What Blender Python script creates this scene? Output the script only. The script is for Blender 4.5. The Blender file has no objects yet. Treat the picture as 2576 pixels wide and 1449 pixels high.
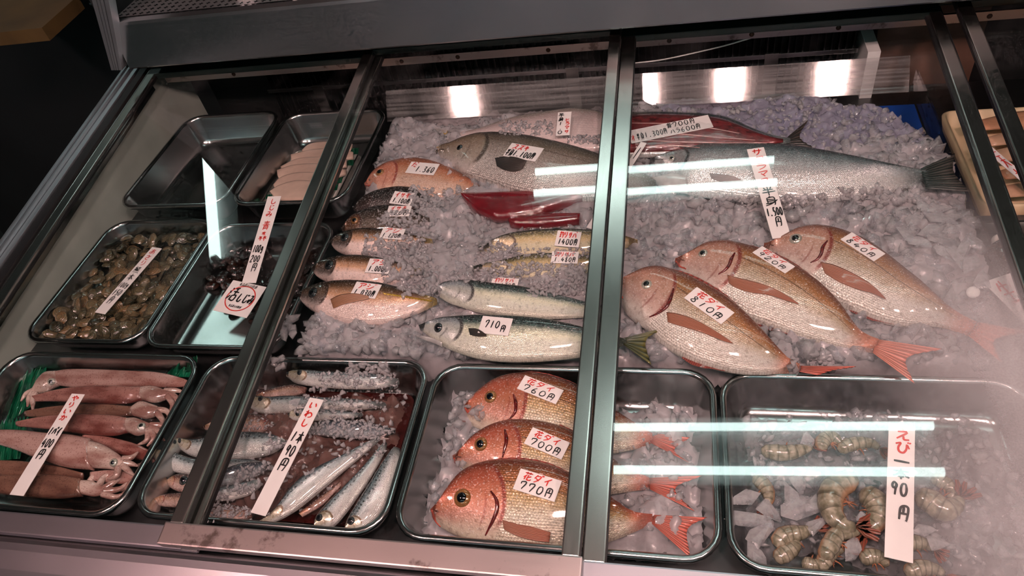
import bpy, bmesh, math, random
import numpy as np
from mathutils import Vector, Matrix
from mathutils.bvhtree import BVHTree

random.seed(7)
RNG = np.random.default_rng(11)
SC = bpy.context.scene
COL = SC.collection

# ------------------------------------------------------------------ camera
F, CX, CY = 1812.0, 1288.0, 724.5
Z0, CAMH = 0.80, 0.85            # tray-rim plane above the shop floor; camera above that plane
_X = np.array([7790, -7, -1812.0]); _X /= np.linalg.norm(_X)
_D = np.array([420, -1958, 1812.0]); _D -= _X * (_D @ _X); _D /= np.linalg.norm(_D)
R = np.array([_X, _D, np.cross(_X, _D)])
CAMP = np.array([0, 0, Z0 + CAMH])
cam = bpy.data.cameras.new('camera'); cam.sensor_width = 36; cam.sensor_fit = 'HORIZONTAL'
cam.lens = F / 2576 * 36; cam.clip_start = 0.02
camo = bpy.data.objects.new('camera', cam); COL.objects.link(camo)
mw = Matrix.Identity(4)
for i in range(3):
    mw[i][0] = R[i, 0]; mw[i][1] = -R[i, 1]; mw[i][2] = -R[i, 2]; mw[i][3] = CAMP[i]
camo.matrix_world = mw
SC.camera = camo

# ------------------------------------------------------------------ world, exposure
wd = bpy.data.worlds.new('world'); SC.world = wd; wd.use_nodes = True
wd.node_tree.nodes['Background'].inputs[0].default_value = (0.75, 1.0, 0.96, 1)
wd.node_tree.nodes['Background'].inputs[1].default_value = 0.022
vs = SC.view_settings
vs.view_transform = 'Standard'; vs.look = 'None'; vs.gamma = 1; vs.exposure = 0.0; vs.use_curve_mapping = False
SC.cycles.use_denoising = True
SC.cycles.max_bounces = 5; SC.cycles.transparent_max_bounces = 12
SC.cycles.glossy_bounces = 3; SC.cycles.diffuse_bounces = 2; SC.cycles.transmission_bounces = 2
SC.cycles.use_adaptive_sampling = True; SC.cycles.adaptive_threshold = 0.04; SC.cycles.adaptive_min_samples = 10
SC.cycles.sample_clamp_indirect = 4.0; SC.cycles.use_light_tree = False
TUBE_E, PINK_E = 12.0, 250.0      # fluorescent tubes, pink reflector lamps


# ------------------------------------------------------------------ geometry of the view
def ray(p):
    return R @ np.array([(p[0] - CX) / F, (p[1] - CY) / F, 1.0])


def W(p, h=0.0):                 # pixel -> point on the level plane h above the tray rims
    d = ray(p); return CAMP + d * ((Z0 + h - CAMP[2]) / d[2])


GY, GH, GT = 0.35, 0.035, math.tan(math.radians(7))
GS = np.array([0, math.cos(math.radians(7)), math.sin(math.radians(7))])
GN = np.array([0, -math.sin(math.radians(7)), math.cos(math.radians(7))])


def GP(x, s, n=0.0):             # point on the sloping door plane: x, distance up the slope, lift
    return np.array([x, GY, Z0 + GH]) + GS * s + GN * n


def crop(ox, oy, sc):
    return lambda pts: [(ox + x / sc, oy + y / sc) for x, y in pts]


# ------------------------------------------------------------------ materials
def lin(c):
    r = []
    for v in c:
        v = v / 255.0
        r.append(v / 12.92 if v <= 0.04045 else ((v + 0.055) / 1.055) ** 2.4)
    return (r[0], r[1], r[2], 1.0)


class NT:
    def __init__(self, name):
        self.m_ = bpy.data.materials.new(name); self.m_.use_nodes = True
        self.t = self.m_.node_tree
        for n in list(self.t.nodes): self.t.nodes.remove(n)
        self.out = self.t.nodes.new('ShaderNodeOutputMaterial')

    def n(self, typ, props=None, **inp):
        nd = self.t.nodes.new('ShaderNode' + typ)
        for k, v in (props or {}).items(): setattr(nd, k, v)
        for k, v in inp.items():
            key = k.replace('_', ' ')
            s = nd.inputs[int(key[1:])] if key[0] == 'i' and key[1:].isdigit() else nd.inputs[key]
            self.set(s, v)
        return nd

    def set(self, s, v):
        if isinstance(v, bpy.types.NodeSocket): self.t.links.new(v, s)
        elif isinstance(v, (tuple, list)):
            s.default_value = v if len(v) == len(s.default_value) else v[:len(s.default_value)]
        else: s.default_value = v

    def m(self, op, a, b=0.0, c=0.0, clamp=False):
        nd = self.t.nodes.new('ShaderNodeMath'); nd.operation = op; nd.use_clamp = clamp
        for s, v in zip(nd.inputs, (a, b, c)): self.set(s, v)
        return nd.outputs[0]

    def step(self, x, a, b):     # smooth 0..1 from a to b
        nd = self.t.nodes.new('ShaderNodeMapRange'); nd.interpolation_type = 'SMOOTHSTEP'
        for k, v in zip((0, 1, 2, 3, 4), (x, a, b, 0.0, 1.0)): self.set(nd.inputs[k], v)
        return nd.outputs[0]

    def mix(self, f, a, b, mode='MIX'):
        nd = self.t.nodes.new('ShaderNodeMix'); nd.data_type = 'RGBA'; nd.blend_type = mode
        self.set(nd.inputs[0], f); self.set(nd.inputs[6], a); self.set(nd.inputs[7], b)
        return nd.outputs[2]

    def ramp(self, x, stops):
        nd = self.t.nodes.new('ShaderNodeValToRGB'); self.set(nd.inputs[0], x)
        e = nd.color_ramp.elements
        while len(e) < len(stops): e.new(0.5)
        for el, (p, c) in zip(e, stops): el.position = p; el.color = c
        return nd.outputs[0]

    def noise(self, scale, detail=3, vec=None, rough=0.5):
        nd = self.n('TexNoise', Scale=scale, Detail=detail, Roughness=rough)
        if vec is not None: self.set(nd.inputs['Vector'], vec)
        return nd.outputs[0]

    def obj(self): return self.n('TexCoord').outputs['Object']

    def bump(self, h, strength=0.3, dist=0.002):
        return self.n('Bump', Height=h, Strength=strength, Distance=dist).outputs[0]

    def shader(self, **inp):
        b = self.n('BsdfPrincipled', **inp); return b

    def done(self, s):
        self.t.links.new(s, self.out.inputs[0]); return self.m_


def plain(name, c, rough=0.5, metal=0.0, var=0.12, scale=40, bump=0.0, coat=0.0):
    t = NT(name); o = t.obj()
    n = t.noise(scale, 4, o)
    c = lin(c)
    dark = tuple(v * (1 - var * 2) for v in c[:3]) + (1,)
    lite = tuple(min(1, v * (1 + var)) for v in c[:3]) + (1,)
    col = t.ramp(n, [(0.3, dark), (0.7, lite)])
    b = t.shader(Base_Color=col, Roughness=rough, Metallic=metal, Coat_Weight=coat)
    if bump: t.set(b.inputs['Normal'], t.bump(n, bump, 0.003))
    return t.done(b.outputs[0])


def steel(name, c=(190, 192, 192), rough=0.26, axis=0, stain=0.0, streak=1.0):
    """brushed stainless: fine scratches along one axis, faint smears, optional grime"""
    t = NT(name); o = t.obj()
    sc = [420.0, 420.0, 420.0]; sc[axis] = 5.0
    mp = t.n('Mapping', Vector=o, Scale=tuple(sc))
    fine = t.noise(1.0, 3, mp.outputs[0])
    smear = t.noise(9, 4, o, 0.6)
    base = lin(c)
    col = t.mix(t.m('MULTIPLY', smear, 0.22), base, tuple(v * 0.6 for v in base[:3]) + (1,))
    if stain:
        g = t.step(t.noise(26, 5, o, 0.65), 0.56, 0.7)
        col = t.mix(t.m('MULTIPLY', g, stain), col, lin((70, 52, 40)))
    r = t.m('ADD', rough, t.m('ADD', t.m('MULTIPLY', fine, 0.05 * streak), t.m('MULTIPLY', smear, 0.1)))
    r = t.m('SUBTRACT', r, 0.08)
    b = t.shader(Base_Color=col, Metallic=1.0, Roughness=r)
    t.set(b.inputs['Normal'], t.bump(fine, 0.006 * streak, 0.0006))
    return t.done(b.outputs[0])


def glass(name, fog=None, tint=(0.965, 0.985, 0.975, 1), cloud=0.0):
    """clear pane: transmits straight through and reflects by Fresnel; fog = (x0,x1,y0,y1,max) beads of condensation"""
    t = NT(name)
    g = t.n('NewGeometry').outputs
    cs = t.m('ABSOLUTE', t.n('VectorMath', props=dict(operation='DOT_PRODUCT'), i0=g['Normal'], i1=g['Incoming']).outputs['Value'])
    fr = t.m('ADD', 0.042, t.m('MULTIPLY', t.m('POWER', t.m('SUBTRACT', 1.0, cs), 5.0), 0.95), clamp=True)
    tr = t.n('BsdfTransparent', Color=tint)
    gl = t.n('BsdfGlossy', Color=(1, 1, 1, 1), Roughness=0.07 if cloud else 0.006)
    mx = t.n('MixShader', i0=fr, i1=tr.outputs[0], i2=gl.outputs[0])
    out = mx.outputs[0]
    o = t.obj()
    sm = t.step(t.noise(6, 5, o, 0.6), 0.5, 0.85)
    haze = t.m('MULTIPLY', sm, 0.02)
    if cloud:
        lines = t.noise(1.0, 3, t.n('Mapping', Vector=o, Scale=(5, 160, 160)).outputs[0])
        haze = t.m('ADD', haze, t.m('MULTIPLY', t.step(lines, 0.3, 0.75), cloud))
    if fog:
        sp = t.n('SeparateXYZ', Vector=o).outputs
        nz = t.m('MULTIPLY', t.m('SUBTRACT', t.noise(5, 4, o), 0.5), 0.22)
        fx = t.step(t.m('ADD', sp[0], nz), fog[0], fog[1])
        fy = t.step(t.m('ADD', sp[1], nz), fog[3], fog[2])
        beads = t.m('ADD', 0.75, t.m('MULTIPLY', t.noise(420, 2, o), 0.5))
        haze = t.m('ADD', haze, t.m('MULTIPLY', t.m('MULTIPLY', fx, fy), t.m('MULTIPLY', beads, fog[4])), clamp=True)
    df = t.n('BsdfDiffuse', Color=(0.8, 0.83, 0.83, 1))
    tl = t.n('BsdfTranslucent', Color=(0.8, 0.83, 0.83, 1))
    dd = t.n('MixShader', i0=0.5, i1=df.outputs[0], i2=tl.outputs[0])
    out = t.n('MixShader', i0=haze, i1=out, i2=dd.outputs[0]).outputs[0]
    return t.done(out)


def film(name, amt=0.16, c=(0.9, 0.9, 0.92, 1), rough=0.12):
    """cling film: nearly clear with wrinkled highlights"""
    t = NT(name); o = t.obj()
    mp = t.n('Mapping', Vector=o, Scale=(30, 90, 60))
    w = t.noise(1.0, 4, mp.outputs[0], 0.6)
    nb = t.bump(w, 0.9, 0.004)
    gl = t.n('BsdfGlossy', Color=c, Roughness=rough, Normal=nb)
    tr = t.n('BsdfTransparent', Color=(0.97, 0.97, 0.97, 1))
    f = t.m('ADD', amt * 0.5, t.m('MULTIPLY', t.step(w, 0.5, 0.75), amt))
    return t.done(t.n('MixShader', i0=f, i1=tr.outputs[0], i2=gl.outputs[0]).outputs[0])


def ice_mat(name, c=(205, 207, 214), clear=0.4, rough=0.07, wet=1.0):
    """melting ice: cloudy white body, clear in places, strong wet sheen"""
    t = NT(name); o = t.obj()
    n1 = t.noise(38, 4, o, 0.6); n2 = t.noise(150, 4, o, 0.6); n3 = t.noise(700, 2, o)
    base = lin(c)
    cloud = t.mix(t.step(n1, 0.3, 0.7), tuple(v * 0.62 for v in base[:3]) + (1,), base)
    nb = t.bump(t.m('ADD', n2, t.m('MULTIPLY', n3, 0.12)), 0.4, 0.003)
    df = t.n('BsdfDiffuse', Color=cloud, Normal=nb); tl = t.n('BsdfTranslucent', Color=cloud)
    s1 = t.n('MixShader', i0=0.45, i1=df.outputs[0], i2=tl.outputs[0])
    tr = t.n('BsdfTransparent', Color=(0.93, 0.95, 0.97, 1))
    f = t.m('MULTIPLY', t.step(n1, 0.25, 0.65), clear)
    s2 = t.n('MixShader', i0=f, i1=s1.outputs[0], i2=tr.outputs[0])
    g = t.n('NewGeometry').outputs
    cs = t.m('ABSOLUTE', t.n('VectorMath', props=dict(operation='DOT_PRODUCT'), i0=nb, i1=g['Incoming']).outputs['Value'])
    fr = t.m('ADD', 0.05 * wet, t.m('MULTIPLY', t.m('POWER', t.m('SUBTRACT', 1.0, cs), 4.0), 0.6), clamp=True)
    gl = t.n('BsdfGlossy', Color=(1, 1, 1, 1), Roughness=rough, Normal=nb)
    return t.done(t.n('MixShader', i0=fr, i1=s2.outputs[0], i2=gl.outputs[0]).outputs[0])


def fish_mat(name, belly, flank, back, top, head, tail, nu=60, nv=26, sc=0.35, metal=0.3, rough=0.3, gill=0.23,
             gillc=(60, 20, 18), spots=0.0, waves=0.0, lat=0.0, headmix=0.75, blotch=0.0, coat=0.6, mouth=None, sat=1.0):
    """wet fish skin from body UV: u snout->tail, v belly->back"""
    t = NT(name)
    uv = t.n('TexCoord').outputs['UV']; o = t.obj()
    s = t.n('SeparateXYZ', Vector=uv).outputs; u, v = s[0], s[1]
    n = t.noise(38, 4, o)
    vj = t.m('ADD', v, t.m('MULTIPLY', t.m('SUBTRACT', n, 0.5), 0.16))
    body = t.ramp(vj, [(0.02, lin(belly)), (0.30, lin(belly)), (0.48, lin(flank)), (0.68, lin(back)), (0.90, lin(top))])
    # scales
    row = t.m('MULTIPLY', v, nv)
    mp = t.n('CombineXYZ', X=t.m('ADD', t.m('MULTIPLY', u, nu), t.m('MULTIPLY', t.m('FLOOR', row), 0.5)), Y=row)
    vo = t.n('TexVoronoi', props=dict(voronoi_dimensions='2D'), Vector=mp.outputs[0], Scale=1.0, Randomness=0.35).outputs[0]
    vg = t.m('SUBTRACT', v, 0.45)
    ug = t.m('ADD', gill, t.m('MULTIPLY', t.m('MULTIPLY', vg, vg), -0.32))
    onbody = t.step(u, t.m('SUBTRACT', ug, 0.012), t.m('ADD', ug, 0.02))
    edge = t.m('MULTIPLY', t.step(vo, 0.28, 0.62), t.m('MULTIPLY', onbody, sc))
    body = t.mix(edge, body, tuple(x * 0.28 for x in lin(back)[:3]) + (1,))
    if waves:
        wv = t.n('TexWave', props=dict(wave_type='BANDS', bands_direction='X'), Vector=uv, Scale=7.5, Distortion=9.0, Detail=2.0)
        t.set(wv.inputs['Detail Scale'], 2.2)
        wm = t.m('MULTIPLY', t.step(wv.outputs[1], 0.45, 0.75), t.m('MULTIPLY', t.step(v, 0.6, 0.72), waves))
        body = t.mix(wm, body, lin((14, 22, 24)))
    if spots:
        sp = t.n('CombineXYZ', X=t.m('MULTIPLY', u, 26.0), Y=t.m('MULTIPLY', v, 5.0)).outputs[0]
        sd = t.n('TexVoronoi', props=dict(voronoi_dimensions='2D'), Vector=sp, Scale=1.0, Randomness=0.7).outputs[0]
        sm = t.m('MULTIPLY', t.step(sd, 0.3, 0.2), t.m('MULTIPLY', t.step(v, 0.5, 0.56), t.step(v, 0.78, 0.72)))
        body = t.mix(t.m('MULTIPLY', sm, spots), body, lin((18, 20, 26)))
    if lat:
        lm = t.m('ABSOLUTE', t.m('SUBTRACT', v, t.m('ADD', 0.62, t.m('MULTIPLY', t.m('SUBTRACT', 0.5, u), 0.16))))
        body = t.mix(t.m('MULTIPLY', t.step(lm, 0.016, 0.004), t.m('MULTIPLY', onbody, lat)), body, lin((60, 34, 22)))
    if blotch:
        body = t.mix(t.m('MULTIPLY', t.step(t.noise(22, 4, o, 0.6), 0.52, 0.66), blotch), body, lin((120, 30, 26)))
    body = t.mix(t.step(u, 0.86, 0.99), body, lin(tail))
    hd = t.mix(t.step(vj, 0.0, 0.32), lin(belly), lin(head))
    hd = t.mix(t.step(vj, 0.68, 0.95), hd, lin(top))
    hn = t.noise(90, 4, o)
    hd = t.mix(t.m('MULTIPLY', t.step(hn, 0.45, 0.7), 0.35), hd, lin(gillc))
    ishead = t.m('MULTIPLY', t.m('SUBTRACT', 1.0, onbody), headmix)
    col = t.mix(ishead, body, hd)
    gl = t.m('ABSOLUTE', t.m('SUBTRACT', u, ug))
    gm = t.m('MULTIPLY', t.step(gl, 0.014, 0.003), t.m('MULTIPLY', t.step(v, 0.1, 0.25), t.step(v, 0.92, 0.75)))
    col = t.mix(t.m('MULTIPLY', gm, 0.9), col, lin(gillc))
    g2 = t.m('ABSOLUTE', t.m('SUBTRACT', u, t.m('SUBTRACT', ug, 0.075)))
    gm2 = t.m('MULTIPLY', t.step(g2, 0.008, 0.001), t.m('MULTIPLY', t.step(v, 0.1, 0.2), t.step(v, 0.6, 0.4)))
    col = t.mix(t.m('MULTIPLY', gm2, 0.5), col, lin(gillc))
    if mouth is not None:
        mv = t.m('ABSOLUTE', t.m('SUBTRACT', v, t.m('SUBTRACT', mouth, t.m('MULTIPLY', u, 1.2))))
        mm = t.m('MULTIPLY', t.step(mv, 0.05, 0.015), t.step(u, 0.085, 0.06))
        col = t.mix(t.m('MULTIPLY', mm, 0.85), col, lin((46, 16, 14)))
    spark = t.noise(420, 2, o); mott = t.noise(150, 4, o, 0.65)
    col = t.mix(t.m('MULTIPLY', t.step(mott, 0.5, 0.72), 0.45), col, tuple(x * 0.3 for x in lin(back)[:3]) + (1,))
    col = t.mix(t.m('MULTIPLY', t.step(spark, 0.55, 0.72), 0.35), col, (1, 1, 1, 1))  # wet glitter painted into the skin colour as white flecks
    rough = t.m('ADD', rough - 0.06, t.m('MULTIPLY', mott, 0.2))
    h = t.m('ADD', t.m('MULTIPLY', t.m('SUBTRACT', 1.0, vo), t.m('MULTIPLY', onbody, 1.0)), t.m('MULTIPLY', hn, 0.35))
    h = t.m('ADD', h, t.m('MULTIPLY', spark, 0.5))
    b = t.shader(Base_Color=col, Metallic=metal, Roughness=rough, Coat_Weight=coat, Coat_Roughness=0.07)
    t.set(b.inputs['Normal'], t.bump(h, 0.4 + 0.4 * min(1, sc * 2), 0.0018))
    return t.done(b.outputs[0])


def fin_mat(name, c1, c2, rays=16, rough=0.35, alpha=0.0):
    t = NT(name)
    uv = t.n('TexCoord').outputs['UV']; s = t.n('SeparateXYZ', Vector=uv).outputs
    w = t.m('SINE', t.m('MULTIPLY', s[0], rays * 6.283))
    col = t.mix(t.m('MULTIPLY', s[1], 1.0), lin(c1), lin(c2))
    col = t.mix(t.step(w, 0.1, 0.95), col, tuple(x * 0.62 for x in lin(c1)[:3]) + (1,))
    b = t.shader(Base_Color=col, Roughness=rough, Coat_Weight=0.5)
    t.set(b.inputs['Normal'], t.bump(w, 0.5, 0.0015))
    if not alpha: return t.done(b.outputs[0])
    tr = t.n('BsdfTransparent')
    return t.done(t.n('MixShader', i0=t.m('MULTIPLY', s[1], alpha), i1=b.outputs[0], i2=tr.outputs[0]).outputs[0])


def emit(name, c, e):
    t = NT(name); em = t.n('Emission', Color=c, Strength=e)
    return t.done(em.outputs[0])


# ------------------------------------------------------------------ mesh helpers
SURF = []                         # surfaces that tags and eyes are laid on


def props(o, label=None, cat=None, group=None, kind=None):
    for k, v in (('label', label), ('category', cat), ('group', group), ('kind', kind)):
        if v: o[k] = v
    return o


def rootloc(o):
    v = Vector((0, 0, 0))
    while o is not None: v += o.location; o = o.parent
    return v


def empty(name, loc, label, cat, group=None, kind=None):
    o = bpy.data.objects.new(name, None); COL.objects.link(o); o.location = loc; o.empty_display_size = 0.02
    return props(o, label, cat, group, kind)


def mk(name, verts, faces, mat, parent=None, uv=None, smooth=True, loc=None, surf=False):
    """mesh object from world-space points, local to its parent (or to its own base)"""
    v = np.asarray(verts, float)
    if surf: SURF.append(BVHTree.FromPolygons([tuple(p) for p in v], [tuple(f) for f in faces]))
    if parent is not None: off = np.array(rootloc(parent))
    else:
        off = np.array(loc) if loc is not None else np.array([(v[:, 0].min() + v[:, 0].max()) / 2, (v[:, 1].min() + v[:, 1].max()) / 2, v[:, 2].min()])
    me = bpy.data.meshes.new(name); me.from_pydata((v - off).tolist(), [], [tuple(int(i) for i in f) for f in faces])
    if uv is not None:
        ul = me.uv_layers.new(name='UVMap')
        li = np.zeros(len(me.loops), int); me.loops.foreach_get('vertex_index', li)
        ul.data.foreach_set('uv', np.asarray(uv, float)[li].ravel())
    if smooth: me.polygons.foreach_set('use_smooth', [True] * len(me.polygons))
    if mat is not None: me.materials.append(mat)
    me.update()
    o = bpy.data.objects.new(name, me); COL.objects.link(o)
    if parent is not None: o.parent = parent
    else: o.location = off
    return o


def bm_out(bm):
    bm.normal_update()
    bm.verts.index_update()
    v = [tuple(x.co) for x in bm.verts]; f = [[x.index for x in p.verts] for p in bm.faces]; bm.free(); return v, f


def boxvf(P, bev=0.0, seg=2):
    """P = 8 world corners (bottom loop of four, then top loop); bevelled"""
    bm = bmesh.new(); vs_ = [bm.verts.new(p) for p in P]
    for f in ((3, 2, 1, 0), (4, 5, 6, 7), (0, 1, 5, 4), (1, 2, 6, 5), (2, 3, 7, 6), (3, 0, 4, 7)): bm.faces.new([vs_[i] for i in f])
    if bev: bmesh.ops.bevel(bm, geom=bm.edges[:] , offset=bev, segments=seg, affect='EDGES', profile=0.7)
    return bm_out(bm)


def box(name, x0, x1, y0, y1, h0, h1, mat, parent=None, bev=0.002, **k):
    z0, z1 = Z0 + h0, Z0 + h1
    v, f = boxvf([(x0, y0, z0), (x1, y0, z0), (x1, y1, z0), (x0, y1, z0), (x0, y0, z1), (x1, y0, z1), (x1, y1, z1), (x0, y1, z1)], bev)
    return mk(name, v, f, mat, parent, smooth=False, **k)


def gbox(name, x0, x1, s0, s1, n0, n1, mat, parent=None, bev=0.0015):
    v, f = boxvf([GP(x0, s0, n0), GP(x1, s0, n0), GP(x1, s1, n0), GP(x0, s1, n0), GP(x0, s0, n1), GP(x1, s0, n1), GP(x1, s1, n1), GP(x0, s1, n1)], bev)
    return mk(name, v, f, mat, parent, smooth=False)


def extrude_x(name, prof, x0, x1, mat, parent=None, smooth=False):
    """closed (y,h) profile run along x"""
    n = len(prof); v = [(x0, y, Z0 + h) for y, h in prof] + [(x1, y, Z0 + h) for y, h in prof]
    f = [(i, (i + 1) % n, n + (i + 1) % n, n + i) for i in range(n)] + [tuple(range(n))[::-1], tuple(range(n, 2 * n))]
    return mk(name, v, f, mat, parent, smooth=smooth)


def cat_rom(pts, n):
    """smooth curve through points, n samples even in arc length"""
    p = np.asarray(pts, float)
    if len(p) == 2: return p[0] + (p[1] - p[0]) * np.linspace(0, 1, n)[:, None]
    q = np.vstack([2 * p[0] - p[1], p, 2 * p[-1] - p[-2]]); out = []
    for i in range(1, len(q) - 2):
        t = np.linspace(0, 1, 12, endpoint=False)[:, None]
        a, b, c, d = q[i - 1], q[i], q[i + 1], q[i + 2]
        out.append(0.5 * (2 * b + (c - a) * t + (2 * a - 5 * b + 4 * c - d) * t ** 2 + (3 * b - a - 3 * c + d) * t ** 3))
    out = np.vstack(out + [p[-1:]])
    L = np.r_[0, np.cumsum(np.linalg.norm(np.diff(out, axis=0), axis=1))]
    s = np.linspace(0, L[-1], n)
    return np.stack([np.interp(s, L, out[:, k]) for k in range(out.shape[1])], 1)


def tube(path, rad, nr=8, n=None, cap=True):
    p = cat_rom(path, n or len(path) * 4); m = len(p)
    r = np.interp(np.linspace(0, 1, m), np.linspace(0, 1, len(np.atleast_1d(rad))), np.atleast_1d(rad))
    tg = np.gradient(p, axis=0); tg /= np.linalg.norm(tg, axis=1)[:, None] + 1e-9
    up = np.tile([0, 0, 1.0], (m, 1)); a = np.cross(tg, up); ln = np.linalg.norm(a, axis=1)[:, None]
    a = np.where(ln > 1e-4, a / (ln + 1e-9), [1.0, 0, 0]); b = np.cross(a, tg)
    v, uv = [], []
    for i in range(m):
        for k in range(nr):
            an = 2 * math.pi * k / nr
            v.append(p[i] + r[i] * (math.cos(an) * a[i] + math.sin(an) * b[i])); uv.append((i / (m - 1), (math.cos(an) + 1) / 2))
    f = [(i * nr + k, i * nr + (k + 1) % nr, (i + 1) * nr + (k + 1) % nr, (i + 1) * nr + k) for i in range(m - 1) for k in range(nr)]
    if cap: f += [tuple(range(nr))[::-1], tuple(range((m - 1) * nr, m * nr))]
    return v, f, uv


def loft(dor, ven, hd, hv, thick, nst=46, nr=26, shrink=0.94, gill=None, flat=1.0, tmin=0.0025, warp=1.35):
    """body between a back line and a belly line (pixels), laid on its side at heights hd (back) and hv (belly)"""
    d = cat_rom([W(p, hd) for p in dor], 240); e = cat_rom([W(p, hv) for p in ven], 240)
    t = np.linspace(0, 1, nst) ** warp
    idx = t * 239
    D = np.stack([np.interp(idx, np.arange(240), d[:, k]) for k in range(3)], 1)
    E = np.stack([np.interp(idx, np.arange(240), e[:, k]) for k in range(3)], 1)
    C = (D + E) / 2; Hf = (D - E) / 2 * shrink
    hw = np.linalg.norm(Hf, axis=1); wm = hw.max()
    T = thick * wm * (hw / wm) ** 0.75
    T = np.maximum(T, tmin * np.minimum(1, np.arange(nst) / 3.0))
    T *= flat
    v, uv = [], []
    for i in range(nst):
        for k in range(nr):
            a = 2 * math.pi * k / nr; c, s = math.cos(a), math.sin(a)
            vv = (c + 1) / 2; tt = T[i]
            if gill:
                ug = gill - 0.32 * (vv - 0.45) ** 2
                tt *= 1.0 + 0.10 / (1 + math.exp((t[i] - ug) * 260))
            z = math.copysign(abs(s) ** 0.85, s) * tt
            v.append(C[i] + Hf[i] * math.copysign(abs(c) ** 0.92, c) + np.array([0, 0, z])); uv.append((t[i], vv))
    f = [(i * nr + k, (i + 1) * nr + k, (i + 1) * nr + (k + 1) % nr, i * nr + (k + 1) % nr) for i in range(nst - 1) for k in range(nr)]
    f += [tuple(range(nr)), tuple(range((nst - 1) * nr, nst * nr))[::-1]]
    return np.array(v), f, uv, C, D, E


def cast(p, fall=None):
    """first laid surface under a pixel: point and normal"""
    d = ray(p); d = d / np.linalg.norm(d); best = None
    for b in SURF:
        h = b.ray_cast(Vector(CAMP), Vector(d))
        if h[0] is not None and (best is None or h[3] < best[2]): best = (np.array(h[0]), np.array(h[1]), h[3])
    if best is None:
        return (W(p, fall if fall is not None else 0.0), np.array([0, 0, 1.0]))
    n = best[1]
    if n @ d > 0: n = -n
    return best[0], n


def fin(name, root, edge, mat, parent, h=0.0, on=False, nu=22, nv=7, lift=0.0015, drop=0.0, thick=0.0012):
    """fan fin between a root line and an outer edge (pixels): at level h, or lying on the body below"""
    a = cat_rom(root, nu); b = cat_rom(edge, nu); v, uv = [], []
    for j in range(nv):
        w = j / (nv - 1)
        for i in range(nu):
            p = a[i] * (1 - w) + b[i] * w
            if on:
                q, n = cast(p, h); q = q + n * (lift + 0.003 * i / nu)
            else: q = W(p, h - drop * w) + np.array([0, 0, 0.0012 * math.sin(i * 2.2) * w])
            v.append(q); uv.append((w, i / (nu - 1)) if on else (i / (nu - 1), w))
    f = [(j * nu + i, j * nu + i + 1, (j + 1) * nu + i + 1, (j + 1) * nu + i) for j in range(nv - 1) for i in range(nu - 1)]
    N = len(v); v2 = [np.array(p) - np.array([0, 0, thick]) for p in v]
    f2 = [tuple(N + k for k in q[::-1]) for q in f]
    rim = [i for i in range(nu)] + [j * nu + nu - 1 for j in range(1, nv)] + [(nv - 1) * nu + i for i in range(nu - 2, -1, -1)] + [j * nu for j in range(nv - 2, 0, -1)]
    f3 = [(rim[k], N + rim[k], N + rim[(k + 1) % len(rim)], rim[(k + 1) % len(rim)]) for k in range(len(rim))]
    return mk(name, v + v2, f + f2 + f3, mat, parent, uv=uv + uv)


def dome(c, n, r, hgt, nr=16, ns=5):
    n = n / np.linalg.norm(n); a = np.cross(n, [0.3, 1, 0.2]); a /= np.linalg.norm(a); b = np.cross(n, a)
    v = [c + n * hgt]; f = []
    for i in range(1, ns + 1):
        t = i / ns * math.pi / 2
        for k in range(nr):
            an = 2 * math.pi * k / nr
            v.append(c + n * hgt * math.cos(t) + r * math.sin(t) * (a * math.cos(an) + b * math.sin(an)))
    for k in range(nr): f.append((0, 1 + k, 1 + (k + 1) % nr))
    for i in range(ns - 1):
        for k in range(nr):
            f.append((1 + i * nr + k, 1 + (i + 1) * nr + k, 1 + (i + 1) * nr + (k + 1) % nr, 1 + i * nr + (k + 1) % nr))
    return v, f


M = {}
# ------------------------------------------------------------------ lamps of the shop and two added aisle battens (overhead, out of frame)
M['tube'] = emit('fluorescent_glow', (0.80, 1.0, 0.97, 1), TUBE_E)
M['pinkbulb'] = emit('pink_bulb_glow', (1.0, 0.60, 0.57, 1), PINK_E)
M['white_paint'] = plain('white_enamel', (225, 228, 226), 0.4, 0, 0.04)
M['black_paint'] = plain('black_enamel', (22, 22, 24), 0.45, 0, 0.1)


def tube_fixture(label, ends, y2=0.16, h=2.0, tubes=2, tr=0.017):
    """twin-tube ceiling batten: ends = two (x, y) points of the first tube; the second runs beside it"""
    (ax, ay), (bx, by) = ends
    a = np.array([ax, ay, Z0 + h]); b = np.array([bx, by, Z0 + h])
    d = (b - a) / np.linalg.norm(b - a); sd = np.array([-d[1], d[0], 0]) * y2
    mid = (a + b) / 2 + sd / 2
    e = empty('fluorescent_fixture', (mid[0], mid[1], Z0 + h), label, 'ceiling lamp', 'fluorescent ceiling battens')
    o = sd / np.linalg.norm(sd) * 0.05; up = np.array([0, 0, 0.03]); u2 = np.array([0, 0, 0.08])
    v, f = boxvf([a - o + up, b - o + up, b + sd + o + up, a + sd + o + up, a - o + u2, b - o + u2, b + sd + o + u2, a + sd + o + u2], 0.004)
    mk('batten_body', v, f, M['white_paint'], e, smooth=False)
    for q in range(tubes):
        s = sd * q
        v, f, _ = tube([a + s, b + s], tr, 8, 2)
        mk('fluorescent_tube', v, f, M['tube'], e)
        for end in (a, b):
            w = end + s
            v, f = boxvf([w + np.array(k) for k in ((-.015, -.02, -.02), (.015, -.02, -.02), (.015, .02, -.02), (-.015, .02, -.02), (-.015, -.02, .035), (.015, -.02, .035), (.015, .02, .035), (-.015, .02, .035))], 0.003)
            mk('lamp_holder', v, f, M['white_paint'], e, smooth=False)
    return e


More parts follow.
